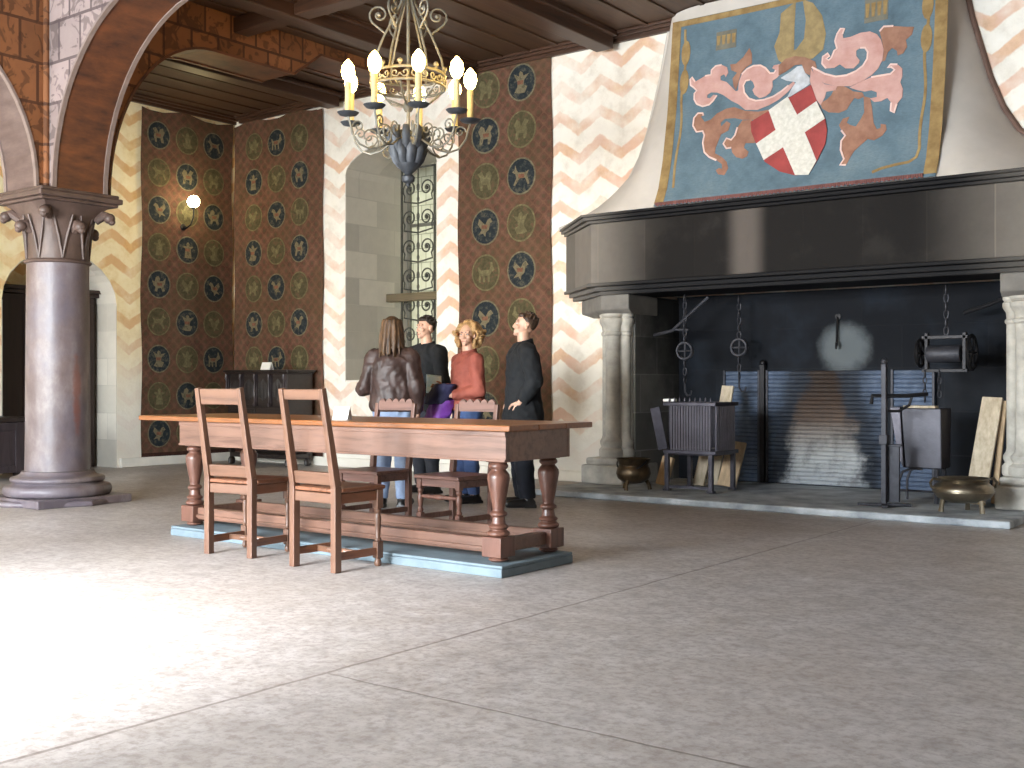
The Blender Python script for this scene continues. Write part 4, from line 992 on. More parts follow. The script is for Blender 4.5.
# iron hook on the pale patch
hk = MB(); hk.tube([(-4.27, 11.07, 1.78), (-4.27, 11.05, 1.72), (-4.27, 11.04, 1.5), (-4.26, 11.0, 1.46), (-4.25, 10.98, 1.52)], .011, 7); hk.lathe([(.03, 0), (.03, .012), (.012, .014)], (-4.27, 11.083, 1.78), 10, M=Matrix.Rotation(PI/2, 4, 'X')); tag(hk.build('wall_hook', M_IRON, None, True), 'iron hook on the pale patch above the ash plume', 'hook')

rg = thing('roasting_grate', 'tall iron roasting grate with fluted bars on square legs in the fireplace', 'grate', (-5.16, 9.84, .070))
M_GRATE = plain('violet_grey_iron', '3f3c44', .4, .5, var=.3, scale=12, bump=.2)
mb = MB()
for i in range(15):
    x = -.20 + .0293*i; mb.tube([(x, -.235, .385), (x, -.235, .82)], .0095, 6)
for i in range(10):
    y = -.19 + .042*i; mb.tube([(.255, y, .385), (.255, y, .82)], .0095, 6)
mb.build('bars', plain('highlit_bars', '7a7781', .35, .5), rg, True)  # paler than the frame: the bars' highlights are put into the colour
mb = MB()
for z in (.36, .82): mb.box(-.28, .28, -.255, -.215, z, z+.035); mb.box(.235, .275, -.214, .25, z, z+.035); mb.box(-.28, .234, .215, .25, z, z+.035); mb.box(-.28, -.24, -.214, .214, z, z+.035)
mb.box(-.238, .234, -.205, .21, .345, .362)
mb.build('frame', M_GRATE, rg, bevel=.004)
mb = MB(); mb.box(-.245, -.235, -.2, .2, .40, .815); mb.box(-.22, .22, .2, .21, .40, .815); mb.build('back_plate', M_GRATE, rg)
for x in (-.245, .225):
    for y in (-.235, .225):
        mb = MB(); mb.bar((x, y, 0), (x, y, .36), .042, .042, (0, 1, 0)); mb.box(x-.035, x+.035, y-.03, y+.03, 0, .02); mb.build('leg', M_GRATE, rg, bevel=.004)
mb = MB(); mb.box(-.22, .2, -.245, -.225, .03, .055); mb.build('low_bar', M_GRATE, rg)
mb = MB()
for i in range(9):
    x = -.22+.055*i; mb.lathe([(.006, .855), (.01, .87), (.004, .90)], (x, -.235, 0), 8)
mb.build('spikes', M_GRATE, rg, True)
mb = MB(); mb.bar((-.36, -.27, .80), (-.27, -.27, .40), .10, .012, (0, 1, 0)); mb.build('side_flap', M_GRATE, rg)
ch_b = MB(); ch_b.box(-5.46, -5.34, 9.62, 9.68, .930, .957); tag(ch_b.build('wooden_block', M_PAPER, None, bevel=.004), 'small white block lying on the roasting grate', 'block')
M_PLANK = plain('pale_split_wood', 'b8a68c', .8, var=.2, scale=4, stretch=(6, 6, 1), c2='d0c2ab')
M_PLANKB = plain('tan_split_wood', 'b39a7b', .8, var=.25, scale=4, stretch=(6, 6, 1))
def plank(label, a, b, w, t, mat, up=(0, 1, 0)):
    o = MB(); o.bar(a, b, w, t, up); return tag(o.build('wooden_plank', mat, None, bevel=.006), label, 'plank')
plank('pale narrow plank leaning behind the roasting grate and showing above it', (-5.28, 10.30, .082), (-5.26, 10.62, 1.08), .13, .03, M_PLANK)
plank('broad tan plank standing beneath the roasting grate', (-5.08, 10.22, .082), (-5.04, 10.38, .52), .20, .03, M_PLANKB)
plank('whitish plank under the roasting grate beside its dark gap', (-5.36, 10.16, .082), (-5.33, 10.26, .42), .12, .03, M_PLANK)
plank('short pale log end standing between the small cauldron and the grate', (-5.68, 9.98, .082), (-5.64, 10.06, .36), .12, .06, M_PLANKB)

def links(mb, a, b, r=.035, t=.007):
    a, b = Vector(a), Vector(b); d = b-a; n = max(2, int(d.length/(r*1.9))); q = Vector((0, 0, 1)).rotation_difference(d)
    for i in range(n):
        c = a + d*((i+.5)/n)
        def f(u):
            p = Vector((math.cos(u)*r*.55, 0, math.sin(u)*r*1.15))
            if i % 2: p = Vector((0, p.x, p.z))
            return c + q @ p
        mb.tube([f(2*PI*k/12) for k in range(12)], t, 5, True)
def hoist(label, x, y, z1, z0):
    t = thing('hanging_chain', label, 'chain', (x, y, z0))
    mb = MB(); links(mb, (0, 0, z1-z0), (0, 0, .55)); mb.build('links', M_IRONB, t, True)
    mb = MB()
    for k in range(2): mb.ring((0, .02*k-.01, .46), .085, .014, (0, 1, 0), 20)
    for k in range(4): mb.tube([(0, 0, .46), (math.cos(PI/2*k)*.08, 0, .46+math.sin(PI/2*k)*.08)], .01, 5)
    mb.build('pulley', M_IRONB, t, True)
    mb = MB(); links(mb, (0, 0, .375), (0, 0, .12)); mb.build('lower_links', M_IRONB, t, True)
    mb = MB(); mb.tube([(0, 0, .125), (0, 0, .04), (.03, 0, 0), (.065, 0, .01), (.075, 0, .05)], .010, 7); mb.build('hook', M_IRONB, t, True)
    return t
hoist('iron chain with pulley hanging above the roasting grate beside the jamb', -5.60, 10.32, 2.01, .98)
hoist('iron chain with pulley hanging near the narrow ribbed panel', -5.20, 10.75, 2.01, 1.02)
cr = MB(); cr.tube([(FX0+.055, 10.5, 1.62), (-5.82, 10.45, 1.66), (-5.50, 10.42, 1.90), (-5.37, 10.4, 1.99)], .018, 8); cr.tube([(-5.80, 10.45, 1.67), (-5.62, 10.44, 1.66)], .014, 7)
tag(cr.build('fire_crane', M_IRONB, None, True), 'slanting iron crane arm fixed to the jamb above the grate', 'crane')

M_POTB = plain('blackened_bronze', '3a3128', .4, .8, var=.4, scale=6, c2='6d5a42', bump=.1)
M_POT = plain('dull_bronze', '6b6152', .33, .85, var=.3, scale=5, c2='8d8270', bump=.1)
ct = thing('cauldron', 'small black three legged cauldron beside the fireplace pillar', 'cauldron', (-5.72, 9.50, .070))
mb = MB(); mb.lathe([(.01, .06), (.10, .07), (.155, .11), (.172, .16), (.16, .21), (.14, .235), (.15, .26), (.168, .30), (.172, .305), (.16, .303), (.135, .24), (.10, .18)], seg=28); mb.ring((0, 0, .235), .143, .006, n=28); mb.build('bowl', M_POTB, ct, True, auto=60)
for k in range(3):
    a = .6 + 2*PI*k/3; c, s_ = math.cos(a), math.sin(a); mb = MB(); mb.tube([(c*.12, s_*.12, .10), (c*.15, s_*.15, .05), (c*.16, s_*.16, .0)], [.022, .016, .02], 8); mb.build('leg', M_POTB, ct, True)
mb = MB(); mb.tube([(.16*math.cos(t), -.02 + .12*math.sin(t)*-1, .29 - .10*abs(math.sin(t))) for t in [PI*i/14 for i in range(15)]], .008, 6); mb.build('bail_handle', M_IRON, ct, True)
kt = thing('cauldron', 'wide squat bronze cauldron with two handles at the hearth end', 'cauldron', (-2.60, 9.45, .070))
mb = MB(); mb.lathe([(.02, .075), (.13, .08), (.205, .115), (.236, .165), (.228, .205), (.19, .235), (.178, .245), (.19, .262), (.205, .268), (.20, .274), (.17, .25), (.2, .2), (.15, .12)], seg=36); mb.ring((0, 0, .165), .237, .005, n=36); mb.build('bowl', M_POT, kt, True, auto=60)
for s_ in (-1, 1):
    d = Vector((.797, .604, 0))*s_; mb = MB(); mb.tube([d*r + Vector((0, 0, z)) for r, z in ((.19, .26), (.245, .268), (.27, .235), (.258, .20), (.225, .195))], .012, 7); mb.build('handle', M_POT, kt, True)
for k in range(3):
    a = -.93 + .5 + 2*PI*k/3; c, s_ = math.cos(a), math.sin(a); mb = MB(); mb.tube([(c*.16, s_*.16, .11), (c*.175, s_*.175, .05), (c*.18, s_*.18, .0)], [.025, .018, .022], 8); mb.build('leg', M_POT, kt, True)

# spit stand with arm
st = thing('spit_stand', 'tall blue grey iron spit stand with a side arm', 'spit stand', (-3.26, 9.50, .070))
mb = MB(); mb.bar((0, 0, .02), (0, 0, 1.20), .042, .042); mb.ball((0, 0, 1.22), .03, 10); mb.box(-.035, .035, -.035, .035, .52, .60); mb.build('post', M_IRONB, st, bevel=.004)
mb = MB(); mb.bar((-.20, -.08, .012), (.20, .08, .012), .05, .022); mb.bar((.06, -.16, .010), (-.06, .16, .010), .05, .018); mb.build('foot_bars', M_IRONB, st, bevel=.004)
mb = MB(); mb.tube([(-.10, -.03, .86), (-.09, -.03, .93), (0, 0, .93), (.16, .10, .93), (.30, .2, .945)], .017, 8); mb.tube([(.02, .01, .80), (.10, .07, .80), (.17, .12, .85), (.19, .13, .92)], .012, 7); mb.build('arm', M_IRON, st, True)
mb = MB(); mb.bar((.06, .06, .03), (.06, .06, .50), .10, .025, (0, 1, 0)); mb.box(.0, .13, .03, .10, .50, .52); mb.build('side_plate', M_IRONB, st, bevel=.003)
# tapered iron box on hoop legs
M_BOXI = plain('grey_sheet_iron', '434249', .45, .5, var=.25, scale=5, bump=.15)
bx = thing('iron_hopper', 'tapered grey sheet iron hopper on bent rod legs', 'hopper', (-3.08, 10.05, .070))
mb = MB(); mb.hexa([(-.14, -.13, .30), (.17, -.13, .30), (.17, .13, .30), (-.14, .13, .30), (-.17, -.15, .82), (.17, -.15, .82), (.17, .15, .82), (-.17, .15, .82)]); mb.build('body', M_BOXI, bx, bevel=.008)
mb = MB(); mb.box(-.155, .12, -.142, -.05, .822, .842); mb.build('pale_lip', M_PLANK, bx)
mb = MB(); mb.hexa([(-.185, -.16, .36), (-.142, -.16, .30), (-.142, .1, .30), (-.185, .1, .36), (-.27, -.16, .83), (-.175, -.16, .83), (-.175, .1, .83), (-.27, .1, .83)]); mb.build('curved_side', M_GRATE, bx, bevel=.006)
for y in (-.11, .11):
    mb = MB(); mb.tube([(-.2, y, 0), (-.2, y, .18), (-.17, y, .26), (-.10, y, .295), (.0, y, .292)], .012, 7); mb.tube([(.12, y, 0), (.12, y, .298)], .02, 8); mb.build('rod_leg', M_IRONB, bx, True)
mb = MB(); mb.tube([(-.2, -.11, .1), (.12, -.11, .1)], .010, 6); mb.build('cross_rod', M_IRONB, bx, True)
# hanging roasting jack
jk = thing('roasting_jack', 'black iron roasting jack with wheels hanging over the hopper', 'jack', (-2.98, 10.4, 1.10))
mb = MB()
for y in (-.02, .02):
    mb.bar((-.24, y, .42), (.16, y, .42), .018, .03); mb.bar((-.24, y, .12), (.16, y, .12), .018, .03); mb.bar((-.2, y, .12), (-.2, y, .46), .03, .018); mb.bar((.13, y, .12), (.13, y, .46), .03, .018)
mb.build('frame', M_IRON, jk, bevel=.003)
mb = MB(); mb.lathe([(.075, -.16), (.08, -.15), (.08, .12), (.075, .13)], (-.03, 0, .27), 20, M=Matrix.Rotation(PI/2, 4, 'Y')); mb.build('drum', M_IRONB, jk, True, auto=35)
for x, R in ((-.26, .12), (.19, .15)):
    mb = MB(); mb.ring((x, 0, .28), R, .016, (1, 0, 0), 28)
    for k in range(6): mb.tube([(x, 0, .28), (x, math.cos(PI/3*k)*R, .28 + math.sin(PI/3*k)*R)], .009, 5)
    mb.ball((x, 0, .28), .03, 10); mb.build('wheel', M_IRON, jk, True)
mb = MB(); links(mb, (-.03, 0, .88), (-.03, 0, .44)); mb.build('suspension_chain', M_IRONB, jk, True)
mb = MB(); links(mb, (-.21, -.03, .12), (-.21, -.03, -.16), .028, .006); links(mb, (-.08, -.03, .12), (-.08, -.03, -.12), .028, .006); mb.build('drive_chain', M_IRONB, jk, True)
plank('tall pale plank leaning in the hearth corner behind the bronze cauldron', (-2.66, 10.0, .082), (-2.62, 10.42, .98), .17, .035, M_PLANK)
plank('dark narrow plank leaning beside the tall pale plank', (-2.535, 10.12, .082), (-2.53, 10.45, .95), .05, .035, M_PLANKB)
hb = MB(); hb.tube([(-2.95, 10.72, 1.75), (-2.78, 10.72, 1.80), (-2.42, 10.72, 1.93)], .018, 8); tag(hb.build('iron_bracket', M_IRON, None, True), 'slanting iron bracket on the hearth side above the jack', 'bracket')
# ------------------------------------------------------------------ people
M_SKIN = plain('skin', 'c69a82', .5, var=.08, scale=6, bump=.05)
M_EYEW = plain('eye_white', 'd8d4cc', .3, var=.02); M_EYED = plain('eye_dark', '2a2019', .3, var=.05)
M_SHOE = plain('black_shoe_leather', '1d1c1d', .4, var=.2)
def cloth(name, c, rough=.8, c2=None, var=.2): return plain(name, c, rough, var=var, scale=5, bump=.45, bscale=13, c2=c2)
def hair_mat(name, c, c2, streak=(14, 14, 2)):
    m = NT(name); n = m.noise(4, 5, .7, m.mapping(streak)); m.bump(n, .5, .01)
    return m.fin(m.ramp(n, [(.35, lin(c)), (.65, lin(c2))]), .5, 0, .4)
def ell(z, rx, ry, cx=0., cy=0., n=24): return [(cx + rx*math.cos(2*PI*k/n), cy + ry*math.sin(2*PI*k/n), z) for k in range(n)]

def hand(mb, wrist, d, side, palm, curl):
    """wrist point, finger direction, direction of the thumb, direction the palm faces"""
    w = Vector(wrist); d = Vector(d).normalized(); sd = Vector(side); sd = (sd - d*sd.dot(d)).normalized(); p = d.cross(sd)
    if p.dot(Vector(palm)) < 0: p = -p
    mb.cap(w - d*.03, w + d*.02, .027, .026, 10)
    Mx = Matrix((sd, d, p)).transposed()
    mb.ball(w + d*.055, (.041, .052, .017), 12, Mx)
    for i, (off, L0) in enumerate(((.033, .040), (.011, .046), (-.011, .042), (-.033, .033))):
        a = w + d*(.098 - .006*abs(i-1)) + sd*off*.98
        spread = sd*(off*.25)
        pts = [w + d*.05 + sd*off*.8, a]; ang = curl*(.35 + .08*i); q = a
        for j, l in enumerate((L0, L0*.62, L0*.5)):
            q = q + (d*math.cos(ang) + p*math.sin(ang) + spread).normalized()*l; pts.append(q.copy()); ang += curl*.55
        for j in range(len(pts)-1): mb.cap(pts[j], pts[j+1], (.0095, .0092, .0085, .0078)[j], (.0092, .0085, .0078, .007)[j], 8)
    t0 = w + d*.025 + sd*.028; t1 = t0 + (sd*.75 + d*.65 + p*.15).normalized()*.042; t2 = t1 + (d*.85 + sd*.25 + p*.35*curl).normalized()*.032; t3 = t2 + (d*.9 + p*.4*curl).normalized()*.024
    for a, b, r0, r1 in ((t0, t1, .015, .0115), (t1, t2, .0115, .0098), (t2, t3, .0098, .008)): mb.cap(a, b, r0, r1, 8)

def person(label, loc, rz, h, arms, head_yaw=0., head_pitch=0., female=False, legs=None, face=True):
    """arms: for +1 (own left) and -1: elbow, wrist, finger direction, thumb direction, palm direction, curl; lengths for 1.75 m"""
    s = h/1.75
    root = thing('person', label, 'person', loc, rz)
    root.scale = (s, s, s)
    sw = .165 if female else .19
    mb = MB()
    wr = .13 if female else .15
    mb.loft([ell(.84, .12, .09), ell(.90, .165, .115), ell(.98, .165, .118), ell(1.10, wr, .105, 0, -.005), ell(1.22, wr+.005, .11), ell(1.34, sw-.015, .115), ell(1.41, sw-.04, .09), ell(1.455, .08, .07, 0, .01), ell(1.48, .05, .05, 0, .01)])
    mb.cap((0, .018, 1.40), (0, .0, 1.56), .062, .054, 14)
    HM = Matrix.Translation((0, 0, 1.53)) @ Matrix.Rotation(head_yaw, 4, 'Z') @ Matrix.Rotation(head_pitch, 4, 'X') @ Matrix.Translation((0, 0, -1.53))
    hb = MB()
    hb.ball((0, .012, 1.662), (.072, .092, .090), 20); hb.ball((0, -.020, 1.615), (.060, .072, .075), 16); hb.ball((0, -.038, 1.572), (.045, .05, .042), 14)
    hb.ball((0, -.074, 1.546), (.022, .018, .017), 10)                                                     # chin
    hb.cap((0, -.084, 1.645), (0, -.100, 1.609), .009, .0125, 10); hb.ball((.012, -.092, 1.604), .0095, 8); hb.ball((-.012, -.092, 1.604), .0095, 8)   # nose
    hb.cap((-.04, -.074, 1.664), (.04, -.074, 1.664), .013, .013, 10)                                      # brow
    for q in (-1, 1):
        hb.ball((q*.04, -.062, 1.612), (.022, .02, .02), 10)                                               # cheek
        hb.ball((q*.073, .012, 1.628), (.011, .020, .032), 10, Matrix.Rotation(q*.35, 3, 'Z')); hb.ball((q*.078, .02, 1.645), (.009, .016, .015), 8)  # ear
    hb.cap((-.02, -.083, 1.576), (.02, -.083, 1.576), .0075, .0075, 8); hb.cap((-.016, -.082, 1.566), (.016, -.082, 1.566), .0085, .0085, 8)            # lips
    for v in hb.bm.verts: v.co = HM @ v.co
    me = bpy.data.meshes.new('h'); hb.bm.to_mesh(me); mb.bm.from_mesh(me); hb.bm.free(); bpy.data.meshes.remove(me)
    legs = legs or {}
    pose = {}
    for q in (-1, 1):
        el, wrp, fd, td, pd, cu = arms[q]
        shd = Vector((q*sw, .0, 1.385))
        mb.cap(shd, el, .052, .040, 14); mb.cap(el, wrp, .040, .027, 14); hand(mb, wrp, fd, td, pd, cu)
        hip = Vector((q*.085, 0, .90)); kn, an = legs.get(q, ((q*.095, -.02, .49), (q*.10, .02, .075)))
        mb.cap(hip, kn, .085, .058, 14); mb.cap(kn, an, .058, .04, 14)
        toe = Vector(an) + Vector((q*.03, -.16, -.035)); mb.cap(Vector(an) + Vector((0, .02, -.03)), toe, .036, .028, 12)
        pose[q] = (shd, Vector(el), Vector(wrp), hip, Vector(kn), Vector(an), toe)
    remesh(mb, .0052, 'body', M_SKIN, root, 3)
    if face:
        for q in (-1, 1):
            e = MB().use(M_EYEW); e.ball(HM @ Vector((q*.032, -.078, 1.640)), (.0115, .0095, .0065), 10)
            e.use(M_EYED); e.ball(HM @ Vector((q*.032, -.0852, 1.640)), (.006, .004, .006), 8); e.cap(HM @ Vector((q*.016, -.086, 1.662)), HM @ Vector((q*.048, -.078, 1.664)), .004, .003, 6)
            e.build('eye', None, root, True)
        e = MB(); e.cap(HM @ Vector((-.02, -.0895, 1.571)), HM @ Vector((.02, -.0895, 1.571)), .0035, .0035, 6); e.build('mouth', plain('lip_tone', '9a5f54', .5), root, True)
    return root, pose, HM

def sleeve(mb, pose, q, r0, r1, r2, end=.93):
    sh, el, wr = pose[q][:3]
    mb.cap(sh, el, r0, r1, 14); w = el + (wr-el)*end
    d = (w-el); n = 16; Q = Vector((0, 0, 1)).rotation_difference(d)
    mb.cap(el, el + d*.2, r1, r1*.98, 14)
    mb.loft([[el + d*t + Q @ Vector((math.cos(2*PI*k/n)*r, math.sin(2*PI*k/n)*r, 0)) for k in range(n)] for t, r in ((.1, r1*.98), (.6, (r1+r2)/2), (1., r2))])
def trousers(root, pose, mat, r=(.108, .078, .058), name='trousers'):
    mb = MB(); mb.loft([ell(.84, .165, .125), ell(.90, .19, .142), ell(.98, .188, .142), ell(1.06, .175, .132)])
    for q in (-1, 1):
        hip, kn, an = pose[q][3:6]; n = 16
        mb.cap(hip, kn, r[0], r[1], 16)
        d = an - kn; mb.loft([[kn + d*t + Vector((math.cos(2*PI*k/n)*rr, math.sin(2*PI*k/n)*rr, 0)) for k in range(n)] for t, rr in ((-.12, r[1]), (.5, (r[1]+r[2])/2), (.98, r[2]))])
    return remesh(mb, .010, name, mat, root, 3, .007, (8, 8, 7))
def shoes(root, pose, mat=None):
    for q in (-1, 1):
        an, toe = pose[q][5:7]; mb = MB()
        mb.cap(an + Vector((0, .035, -.035)), toe + Vector((0, -.02, 0)), .043, .036, 14); mb.cap(an + Vector((0, .01, .02)), an + Vector((0, .01, -.03)), .047, .046, 14)
        mb.box(an.x-.045, an.x+.045, an.y-.03, an.y+.078, .0, .028)
        for v in mb.bm.verts: v.co.z = max(v.co.z, 0.0)
        remesh(mb, .008, 'shoe', mat or M_SHOE, root, 2)
def jacket(root, pose, mat, rings, rs, end=.93, name='jacket', voxel=.011):
    mb = MB(); mb.loft(rings)
    for q in (-1, 1):
        sleeve(mb, pose, q, *rs, end); mb.cap(Vector((0, .01, 1.40)), pose[q][0] + Vector((0, 0, -.005)), rs[0]*1.05, rs[0], 14)
    return remesh(mb, voxel, name, mat, root, 3, .011, (8, 8, 5))
def collar(root, mat, z=1.44, r=.082, h=.055, name='collar'):
    mb = MB(); n = 24; A = []
    for zz, rr in ((z-.02, r+.022), (z+h, r), (z+h, r-.012), (z-.02, r+.006)):
        A.append([(math.cos(2*PI*k/n - PI/2)*rr, .012 + math.sin(2*PI*k/n - PI/2)*rr*.92 , zz + (0 if abs(k - n) and k else -.03) - .018*math.cos(2*PI*k/n)) for k in range(n)])
    mb.loft(A, cap=False, closed=True); return mb.build(name, mat, root, True)

# 1 - leather jacket, seen from behind
A1 = {1: ((.27, .03, 1.10), (.235, -.19, 1.13), (-.2, -.9, .3), (-.5, 0, .8), (-1, 0, 0), .8),
      -1: ((-.245, .05, 1.11), (-.225, -.05, .87), (0, -.15, -1), (0, -1, 0), (1, 0, 0), .6)}
p1, ps, HM = person('person seen from behind in a brown leather jacket with long streaked hair', (-6.955, 7.395, 0), math.radians(208), 1.69, A1, female=True, face=True)
M_LEA = cloth('brown_leather', '32211c', .52, '493530', .3)
jacket(p1, ps, M_LEA, [ell(.90, .20, .155), ell(.94, .215, .165), ell(1.05, .20, .155), ell(1.20, .205, .155), ell(1.34, .20, .145), ell(1.41, .165, .11), ell(1.46, .09, .08)], (.085, .072, .05))
mb = MB(); mb.loft([ell(.885, .198, .152), ell(.89, .203, .157), ell(.935, .210, .162), ell(.94, .2, .15)]); mb.build('hem_band', M_LEA, p1, True)
collar(p1, M_LEA)
trousers(p1, ps, cloth('pale_blue_denim', '7d8fae', .85, '99a8c2')); shoes(p1, ps)
mb = MB(); mb.ball((0, .018, 1.672), (.088, .105, .098), 18)
rnd = random.Random(4)
for k in range(46):
    a = rnd.uniform(-.25, PI+.25); c, s_ = math.cos(a), math.sin(a); r = rnd.uniform(.075, .095); zl = rnd.uniform(1.36, 1.46) + (.03 if abs(c) > .8 else 0)
    p = [(c*r*.85, .015+s_*r*.95, 1.72), (c*r*1.06, .02+s_*r*1.12, 1.62), (c*r*1.15, .03+s_*r*1.25, 1.52), (c*r*1.25+rnd.uniform(-.015, .015), .035+s_*r*1.35, zl)]
    for (x, y), rr in zip(((p[0], p[1]), (p[1], p[2]), (p[2], p[3])), ((.02, .02), (.02, .018), (.018, .006))): mb.cap(x, y, rr[0], rr[1], 8)
remesh(mb, .007, 'hair', hair_mat('streaked_brown_hair', '1f1511', '6b4e33', (16, 16, 1.2)), p1, 1)

# 2 - man in black beyond
A2 = {1: ((.27, .0, 1.11), (.17, -.20, 1.03), (-.7, -.6, -.1), (0, -.3, 1), (0, .5, -.5), .7),
      -1: ((-.27, .02, 1.11), (-.25, -.12, .90), (0, -.25, -1), (0, -1, 0), (1, 0, 0), .6)}
p2, ps, HM = person('dark haired person in a black jacket standing beyond the leather jacket', (-7.57, 8.54, 0), math.radians(-8), 1.78, A2, head_yaw=math.radians(-10))
M_BLKC = cloth('black_cloth', '0d0e10', .9, '15161a')
jacket(p2, ps, M_BLKC, [ell(.82, .19, .15), ell(.95, .195, .15), ell(1.10, .185, .145), ell(1.25, .20, .15), ell(1.36, .205, .14), ell(1.42, .165, .105), ell(1.465, .08, .075)], (.082, .066, .048))
collar(p2, M_BLKC); trousers(p2, ps, cloth('dark_trousers', '23252d', .85)); shoes(p2, ps)
def short_hair(root, HM, mat, seed=2):
    mb = MB(); mb.ball((0, .026, 1.680), (.076, .092, .077), 18); mb.ball((0, .046, 1.652), (.069, .062, .06), 14); mb.ball((0, -.035, 1.720), (.056, .045, .028), 12)
    rnd = random.Random(seed)
    for k in range(50):
        a = rnd.uniform(0, 2*PI); e = rnd.uniform(.15, 1.4); p = Vector((math.cos(a)*math.cos(e)*.080, .026+math.sin(a)*math.cos(e)*.094, 1.684+math.sin(e)*.079))
        if p.y < -.03 and p.z < 1.73: continue
        mb.cap(p, p + Vector((math.cos(a)*.012, math.sin(a)*.01 - .006, .006)), .010, .004, 6)
    for v in mb.bm.verts: v.co = HM @ v.co
    return remesh(mb, .006, 'hair', mat, root, 1)
short_hair(p2, HM, hair_mat('black_hair', '19140f', '2f251d'))

# 3 - red jacket, curly hair, garment over the arm
A3 = {1: ((.245, .0, 1.10), (.06, -.215, 1.05), (-.8, -.5, .05), (0, -.2, 1), (0, .6, -.6), .8),
      -1: ((-.235, .0, 1.12), (-.10, -.20, 1.10), (-.1, -.95, .15), (0, .1, 1), (1, 0, 0), .9)}
p3, ps, HM = person('curly haired person in a rust red jacket holding a leaflet', (-6.66, 8.09, 0), math.radians(-22), 1.66, A3, head_yaw=math.radians(38), female=True)
M_RED = cloth('rust_red_cloth', '8c4438', .8, 'a05545')
jacket(p3, ps, M_RED, [ell(.90, .208, .166), ell(1.02, .196, .156), ell(1.14, .172, .14), ell(1.25, .178, .145, 0, -.008), ell(1.35, .178, .135), ell(1.41, .145, .1), ell(1.455, .075, .07)], (.075, .062, .045))
collar(p3, M_RED); trousers(p3, ps, cloth('blue_denim', '3f557e', .85, '51689a')); shoes(p3, ps)
mb = MB(); rnd = random.Random(9); mb.ball((0, .035, 1.675), (.092, .10, .093), 16)
for k in range(300):
    a = rnd.uniform(-.75, PI+.75); e = rnd.uniform(-1.0, 1.45); ce = math.cos(e)
    k2 = 1.0 + (.35 if e < .1 else .12); R = rnd.uniform(.9, 1.1)
    p = Vector((math.cos(a)*ce*.105*k2*R, .045 + math.sin(a)*ce*.105*k2*R, 1.665 + math.sin(e)*(.10 if e > 0 else .17)*R))
    if p.y < -.03 and p.z < 1.73 and abs(p.x) < .075: continue
    mb.ball(p, rnd.uniform(.014, .024), 7)
for v in mb.bm.verts: v.co = HM @ v.co
remesh(mb, .008, 'hair', hair_mat('frizzy_fair_hair', '8a6845', 'c49c68', (30, 30, 30)), p3, 1)

# 4 - man in the long black coat
A4 = {1: ((.265, .06, 1.13), (.185, -.06, .95), (-.25, -.35, -1), (-.2, -1, 0), (-1, 0, 0), .7),
      -1: ((-.265, .05, 1.13), (-.185, -.06, .95), (.25, -.35, -1), (.2, -1, 0), (1, 0, 0), .7)}
p4, ps, HM = person('short haired person in a long black coat before the narrow tapestry', (-6.04, 8.12, 0), math.radians(-42), 1.74, A4, head_yaw=math.radians(-6), head_pitch=math.radians(-10))
M_COAT = cloth('black_coat_cloth', '0b0c0f', .88, '13161a')
jacket(p4, ps, M_COAT, [ell(.70, .235, .185), ell(.85, .225, .18), ell(1.0, .195, .155), ell(1.12, .19, .15), ell(1.25, .205, .155), ell(1.36, .21, .142), ell(1.42, .17, .108), ell(1.47, .085, .078)], (.086, .07, .052), name='coat')
collar(p4, M_COAT, h=.06); trousers(p4, ps, cloth('black_trousers', '0f121b', .85, '181d2b'), (.112, .09, .074)); shoes(p4, ps)
short_hair(p4, HM, hair_mat('dark_brown_hair', '2a1c14', '4a3424'), 5)

# leaflet in the hand and garment over the forearm of the curly haired person
R3 = Matrix.Translation((-6.66, 8.09, 0)) @ Matrix.Rotation(math.radians(-22), 4, 'Z') @ Matrix.Scale(1.66/1.75, 4)
M_LEAF = plain('pale_blue_paper', 'a9dcf8', .6, var=.05, scale=9, c2='eef6fa')
lf = MB()
def lp_(u, v): return R3 @ (Vector((-.135, -.30, 1.155)) + Vector((.62, .72, -.12))*(u-.25)*.16 + Vector((-.30, .12, .9))*(v-.5)*.21 + Vector((.5, -.5, .3))*.012*math.cos(v*4))
lf.sheet(lp_, [i/6 - .25 for i in range(7)], [i/5 for i in range(6)])
lf = lf.build('leaflet', M_LEAF, None, True, solid=.003, keep=True); tag(lf, 'pale blue and white leaflet in the curly haired person\'s hand', 'leaflet')
gm = thing('folded_garment', 'purple garment with navy lining hanging over the red jacketed forearm', 'garment', tuple(R3 @ Vector((-.03, -.235, .79))), math.radians(-22))
def drape(za, zb, w, th, seed, x0=0):
    mb = MB(); rnd = random.Random(seed)
    rings = []
    for i in range(9):
        t = i/8; z = za + (zb-za)*t; ring = []
        for k in range(28):
            a = 2*PI*k/28; r = 1 + .10*math.sin(5*a + seed + 3*t) * t
            ring.append((x0 - (.10 + .06*x0)*t + math.cos(a)*w*(.86 + .16*t)*r, -.05*t + math.sin(a)*th*(1 + .25*math.sin(t*PI))*r, z))
        rings.append(ring)
    return mb.loft(rings)
M_PUR = cloth('violet_nylon', '7a3fa8', .5, '9552bf'); M_NAVY2 = cloth('navy_lining', '2a2a4c', .7)
remesh(drape(.20, -.04, .15, .085, 3, -.03), .009, 'purple_body', M_PUR, gm, 2, .010, (14, 14, 4))
remesh(drape(.345, .17, .135, .09, 5, .02), .009, 'navy_lining', M_NAVY2, gm, 2, .008, (12, 12, 5))

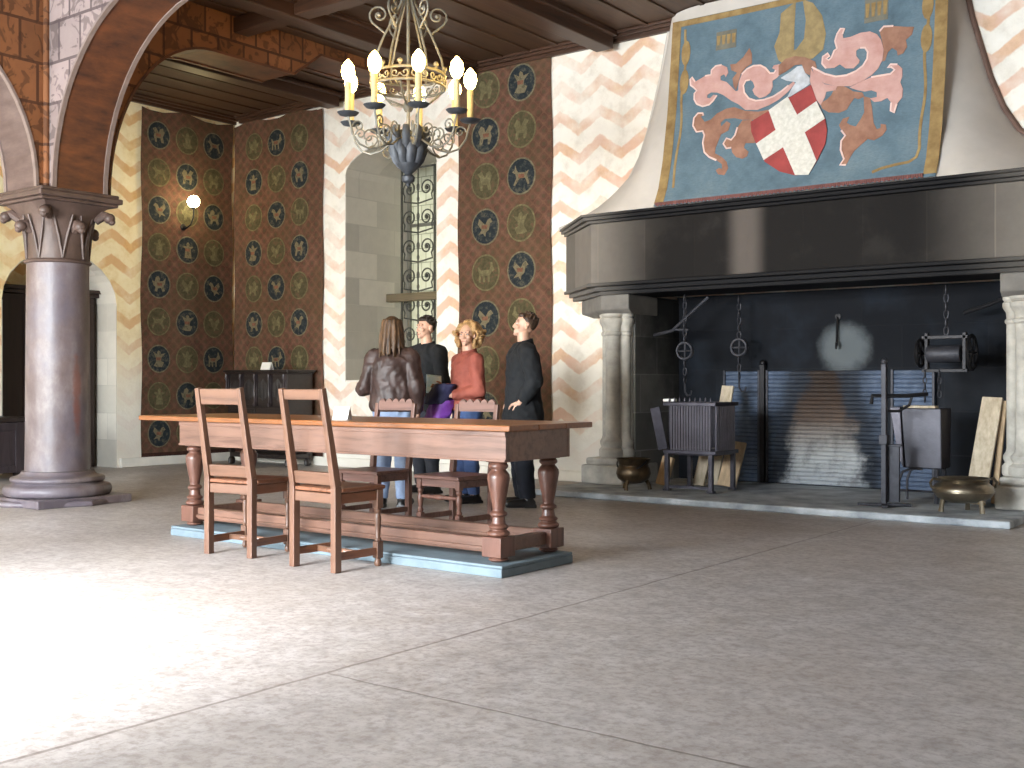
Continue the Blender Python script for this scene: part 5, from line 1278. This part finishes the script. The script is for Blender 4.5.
# ------------------------------------------------------------------ light
def area(name, loc, rot, sx, sy, power, c):
    l = bpy.data.lights.new(name, 'AREA'); l.shape = 'RECTANGLE'; l.size = sx; l.size_y = sy; l.energy = power; l.color = c
    o = bpy.data.objects.new(name, l); o.location = loc; o.rotation_euler = rot; COL.objects.link(o); return o
DAY = (.84, .93, 1.0)
for (a, b), pw in zip(wins, (330, 330, 1700, 60)):
    area('window_daylight', ((a+b)/2, YF-.3, 2.15), (PI/2, 0, 0), (b-a)-.05, 2.25, pw, DAY)
area('niche_daylight', (nc, 11.97, 2.6), (-PI/2, 0, 0), 1.5, 2.6, 120, DAY)
sun = bpy.data.lights.new('sun', 'SUN'); sun.energy = 44; sun.angle = math.radians(20); sun.color = (.95, .98, 1)
so = bpy.data.objects.new('sun', sun); so.rotation_euler = Vector((.02, -1, .60)).to_track_quat('Z', 'Y').to_euler(); COL.objects.link(so)
for x, y, z in BULBS:
    l = bpy.data.lights.new('candle_light', 'POINT'); l.energy = 10; l.color = (1, .78, .36); l.shadow_soft_size = .06
    o = bpy.data.objects.new('candle_light', l); o.location = (x, y, z); COL.objects.link(o)
l = bpy.data.lights.new('lamp_light', 'POINT'); l.energy = 17; l.color = (1, .78, .36); l.shadow_soft_size = .09
o = bpy.data.objects.new('lamp_light', l); o.location = (XL+.37, 9.68, 3.60); COL.objects.link(o)
W = bpy.data.worlds.new('sky'); SC.world = W; W.use_nodes = True; nt = W.node_tree
sky = nt.nodes.new('ShaderNodeTexSky'); sky.sky_type = 'NISHITA'; sky.sun_disc = False; sky.sun_elevation = math.radians(30); sky.sun_rotation = math.radians(180)
nt.links.new(sky.outputs[0], nt.nodes['Background'].inputs[0]); nt.nodes['Background'].inputs[1].default_value = .9

# ------------------------------------------------------------------ camera
cam = bpy.data.cameras.new('camera'); cam.sensor_width = 36; cam.lens = 36*1128/1024; cam.clip_start = .05; cam.clip_end = 200
co = bpy.data.objects.new('camera', cam); co.location = (0, 0, 1.1); co.rotation_euler = (PI/2, 0, math.radians(37.2)); COL.objects.link(co)
SC.camera = co
vs = SC.view_settings; SC.display_settings.display_device = 'sRGB'
vs.view_transform = 'Standard'; vs.look = 'None'; vs.gamma = 1; vs.use_curve_mapping = False; vs.exposure = 0.12
